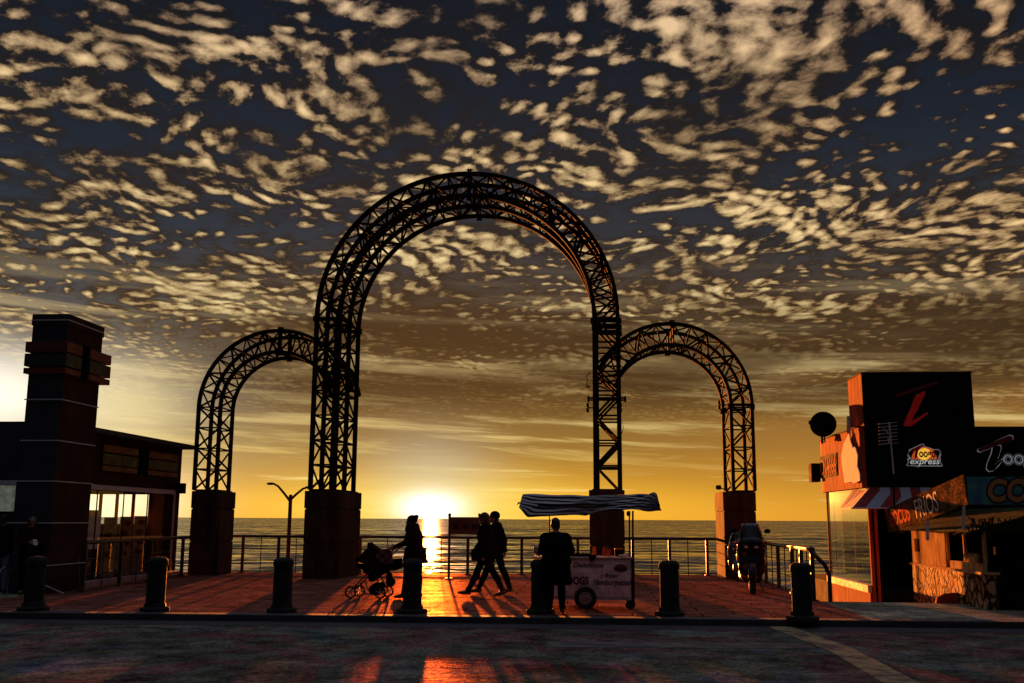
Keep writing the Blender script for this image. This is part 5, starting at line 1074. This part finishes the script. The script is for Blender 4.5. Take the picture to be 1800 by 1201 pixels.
# thatched roof: many thin leaf strips over a sloping slab
rf = MB(); rf.prism([(XK-.35, KY0-.35, zro+.02), (XK+3, KY0-.35, zro+.05), (XK+3, KY0-.35, zro+.45), (XK+1.3, KY0-.35, zro+.5)], (0, KY1-KY0+.6, 0)); M_th = mat('dry_palm_thatch', (.040, .046, .018), .9, 0, .5, 12, .5, spec=.04)
rf = rf.build('roof', M_th, ks); rr_ = random.Random(5); mb = MB()
for k in range(420):
    y_ = KY0-.4+rr_.random()*(KY1-KY0+.7); f_ = rr_.random(); a_ = V(XK-.35+f_*1.6, y_, zro+.04+f_*.46); d_ = V(-rr_.uniform(.12, .3), rr_.uniform(-.08, .08), -rr_.uniform(.05, .16)); w_ = V(0, rr_.uniform(.012, .03), 0)
    mb.add([a_-w_, a_+w_, a_+d_], [(0, 1, 2)])
for k in range(260):
    x_ = XK-.35+rr_.random()*3.3; a_ = V(x_, KY0-.35, zro+.06+rr_.random()*.25); mb.add([a_-V(.02, 0, 0), a_+V(.02, 0, 0), a_+V(rr_.uniform(-.05, .05), -.03, -rr_.uniform(.08, .24))], [(0, 1, 2)])
mb.build('thatch_fringe', M_th, rf)
# leaning trough at the foot
Yt_ = 21.6; tg_ = [onY(*a_, Yt_) for a_ in ((1645, 1066), (1648, 1050), (1662, 1044), (1708, 1040), (1698, 1066))]
mb = MB(); mb.prism(tg_, (.0, .12, 0)); props(mb.build('leaning_board', M_wood, bevel=.01), 'dark tilted wooden board leaning on the stone kiosk base', 'board')
c_ = onX(1712, 985, XK+.1); mb = MB(); mb.box(c_+V(0, 0, -.02), (.12, .55, .16)); rr_ = random.Random(8)
for k in range(5): mb.ell(c_+V(rr_.uniform(-.05, .05), -.25+k*.12, .08), (.07, .08, .07), 10, 8)
props(mb.build('coconut_crate', M_owood, remesh=.02), 'small crate of coconuts on the kiosk counter end', 'crate')
# banner COCOS FRIOS
BA, BB = onY(1555.5, 900, 0.28) if False else None, None
XB0, YB0 = onX(1556, 900, 6.95).x, onX(1556, 900, 6.95).y
A1, A2 = onX(1556, 896, 6.95), onX(1565, 937, 6.98); YR = 19.3
B1, B2 = onY(1693, 834, YR), onY(1701, 887, YR)
A1 = onY(1555, 896, 24.2); A2 = onY(1563, 937, 24.2)
m = bpy.data.materials.new('pebbled_banner'); m.use_nodes = True; q = NT(m.node_tree); b = q.n['Principled BSDF']; tcn = q.n.new('ShaderNodeTexCoord'); n_ = q.noise(tcn.outputs['Object'], 5, 8, .75); n2_ = q.noise(tcn.outputs['Object'], 26, 3, .6)
q.l.new(q.mix(q.sstep(n2_, .45, .6), q.ramp(n_, [(.35, (.03, .05, .02)), (.5, (.15, .09, .045)), (.62, (.34, .22, .13))]), (.04, .03, .02)), b.inputs['Base Color']); b.inputs['Roughness'].default_value = 1; b.inputs['Specular IOR Level'].default_value = 0
bp = q.n.new('ShaderNodeBump'); bp.inputs['Strength'].default_value = .6; bp.inputs['Distance'].default_value = .03; q.l.new(n2_, bp.inputs['Height']); q.l.new(bp.outputs[0], b.inputs['Normal'])
bn = thing('banner_sign', (A2+B2)/2, 'long sloping sign reading COCOS FRIOS above the kiosk', 'sign')
n_v = (B2-A2).cross(A1-A2).normalized()
if n_v.x > 0: n_v = -n_v
MB().prism([A2, B2, B1, A1], -n_v*.03).build('panel', m, bn)
def quadtext(s_, u0, u1, v0, v1, m_, off=.02, lift=.004):
    o = text('lettering', s_, (0, 0, 0), e1, ez, 1, m_, None, ext=.001, off=off); xs = [v_.co.x for v_ in o.data.vertices]; zs_ = [v_.co.z for v_ in o.data.vertices]; a0_, a1_, c0_, c1_ = min(xs), max(xs), min(zs_), max(zs_)
    for v_ in o.data.vertices:
        u_ = u0+(u1-u0)*(v_.co.x-a0_)/(a1_-a0_); w_ = v0+(v1-v0)*(v_.co.z-c0_)/(c1_-c0_)
        P_ = A2.lerp(B2, u_).lerp(A1.lerp(B1, u_), w_); v_.co = P_+n_v*(lift+(.002 if v_.co.y < 0 else 0))
    o.parent = bn; bpy.context.view_layer.update(); o.matrix_parent_inverse = bn.matrix_world.inverted(); return o
quadtext('COCOS', .05, .34, .18, .80, mat('red_orange_paint', (.60, .05, .012), .5, 0, .3, 12, .1, spec=.04), .035)
quadtext('FRIOS', .42, .70, .14, .86, M_ink2, .05, .004); quadtext('FRIOS', .42, .70, .14, .86, mat('cream_paint', (.95, .85, .75), .5, spec=.04), .0, .009)
for (px, y0_, y1_, Yp) in ((1626, 905, 930, 21.6), (1689, 888, 912, 19.9)): MB().tube([onY(px, y0_, Yp)+V(.05, 0, 0), onY(px, y1_+20, Yp)+V(.05, 0, 0)], .03, 8).build('support_post', M_line, bn)
# teal painted board with the big letters
m = bpy.data.materials.new('teal_sprayed_paint'); m.use_nodes = True; q = NT(m.node_tree); b = q.n['Principled BSDF']; tcn = q.n.new('ShaderNodeTexCoord')
q.l.new(q.ramp(q.noise(tcn.outputs['Object'], 3.5, 6, .6), [(.3, (.10, .05, .22)), (.48, (.05, .22, .26)), (.6, (.10, .34, .26)), (.7, (.28, .30, .12))]), b.inputs['Base Color']); b.inputs['Roughness'].default_value = .7
T0, T1 = onY(1697, 838, YR), onY(1697, 887, YR); tb = thing('painted_board', V(T0.x, YR, T1.z), 'teal and purple painted board with orange letters CO at the right edge', 'sign')
MB().bb((T0.x+.02, YR-.0, T1.z), (T0.x+3.2, YR+.04, T0.z)).build('panel', m, tb)
M_olet = mat('orange_letter_paint', (.55, .14, .06), .5, 0, .3, 6, .1, col2=(.5, .28, .06))
A = onY(1734, 881, YR); hL = 38*YR/1835
def btext(s_, off, m_, lift):
    o = text('lettering', s_, (0, 0, 0), e1, ez, 1, m_, None, shear=.18, ext=.001, off=off)
    for v_ in o.data.vertices: v_.co = V(A.x+(v_.co.x)*hL/.72*.86, YR-lift-(.002 if v_.co.y < 0 else 0), A.z+.01+v_.co.z*hL/.74)
    o.parent = tb; bpy.context.view_layer.update(); o.matrix_parent_inverse = tb.matrix_world.inverted()
btext('COCOS', .10, M_ink, .004); btext('COCOS', .035, M_olet, .009)
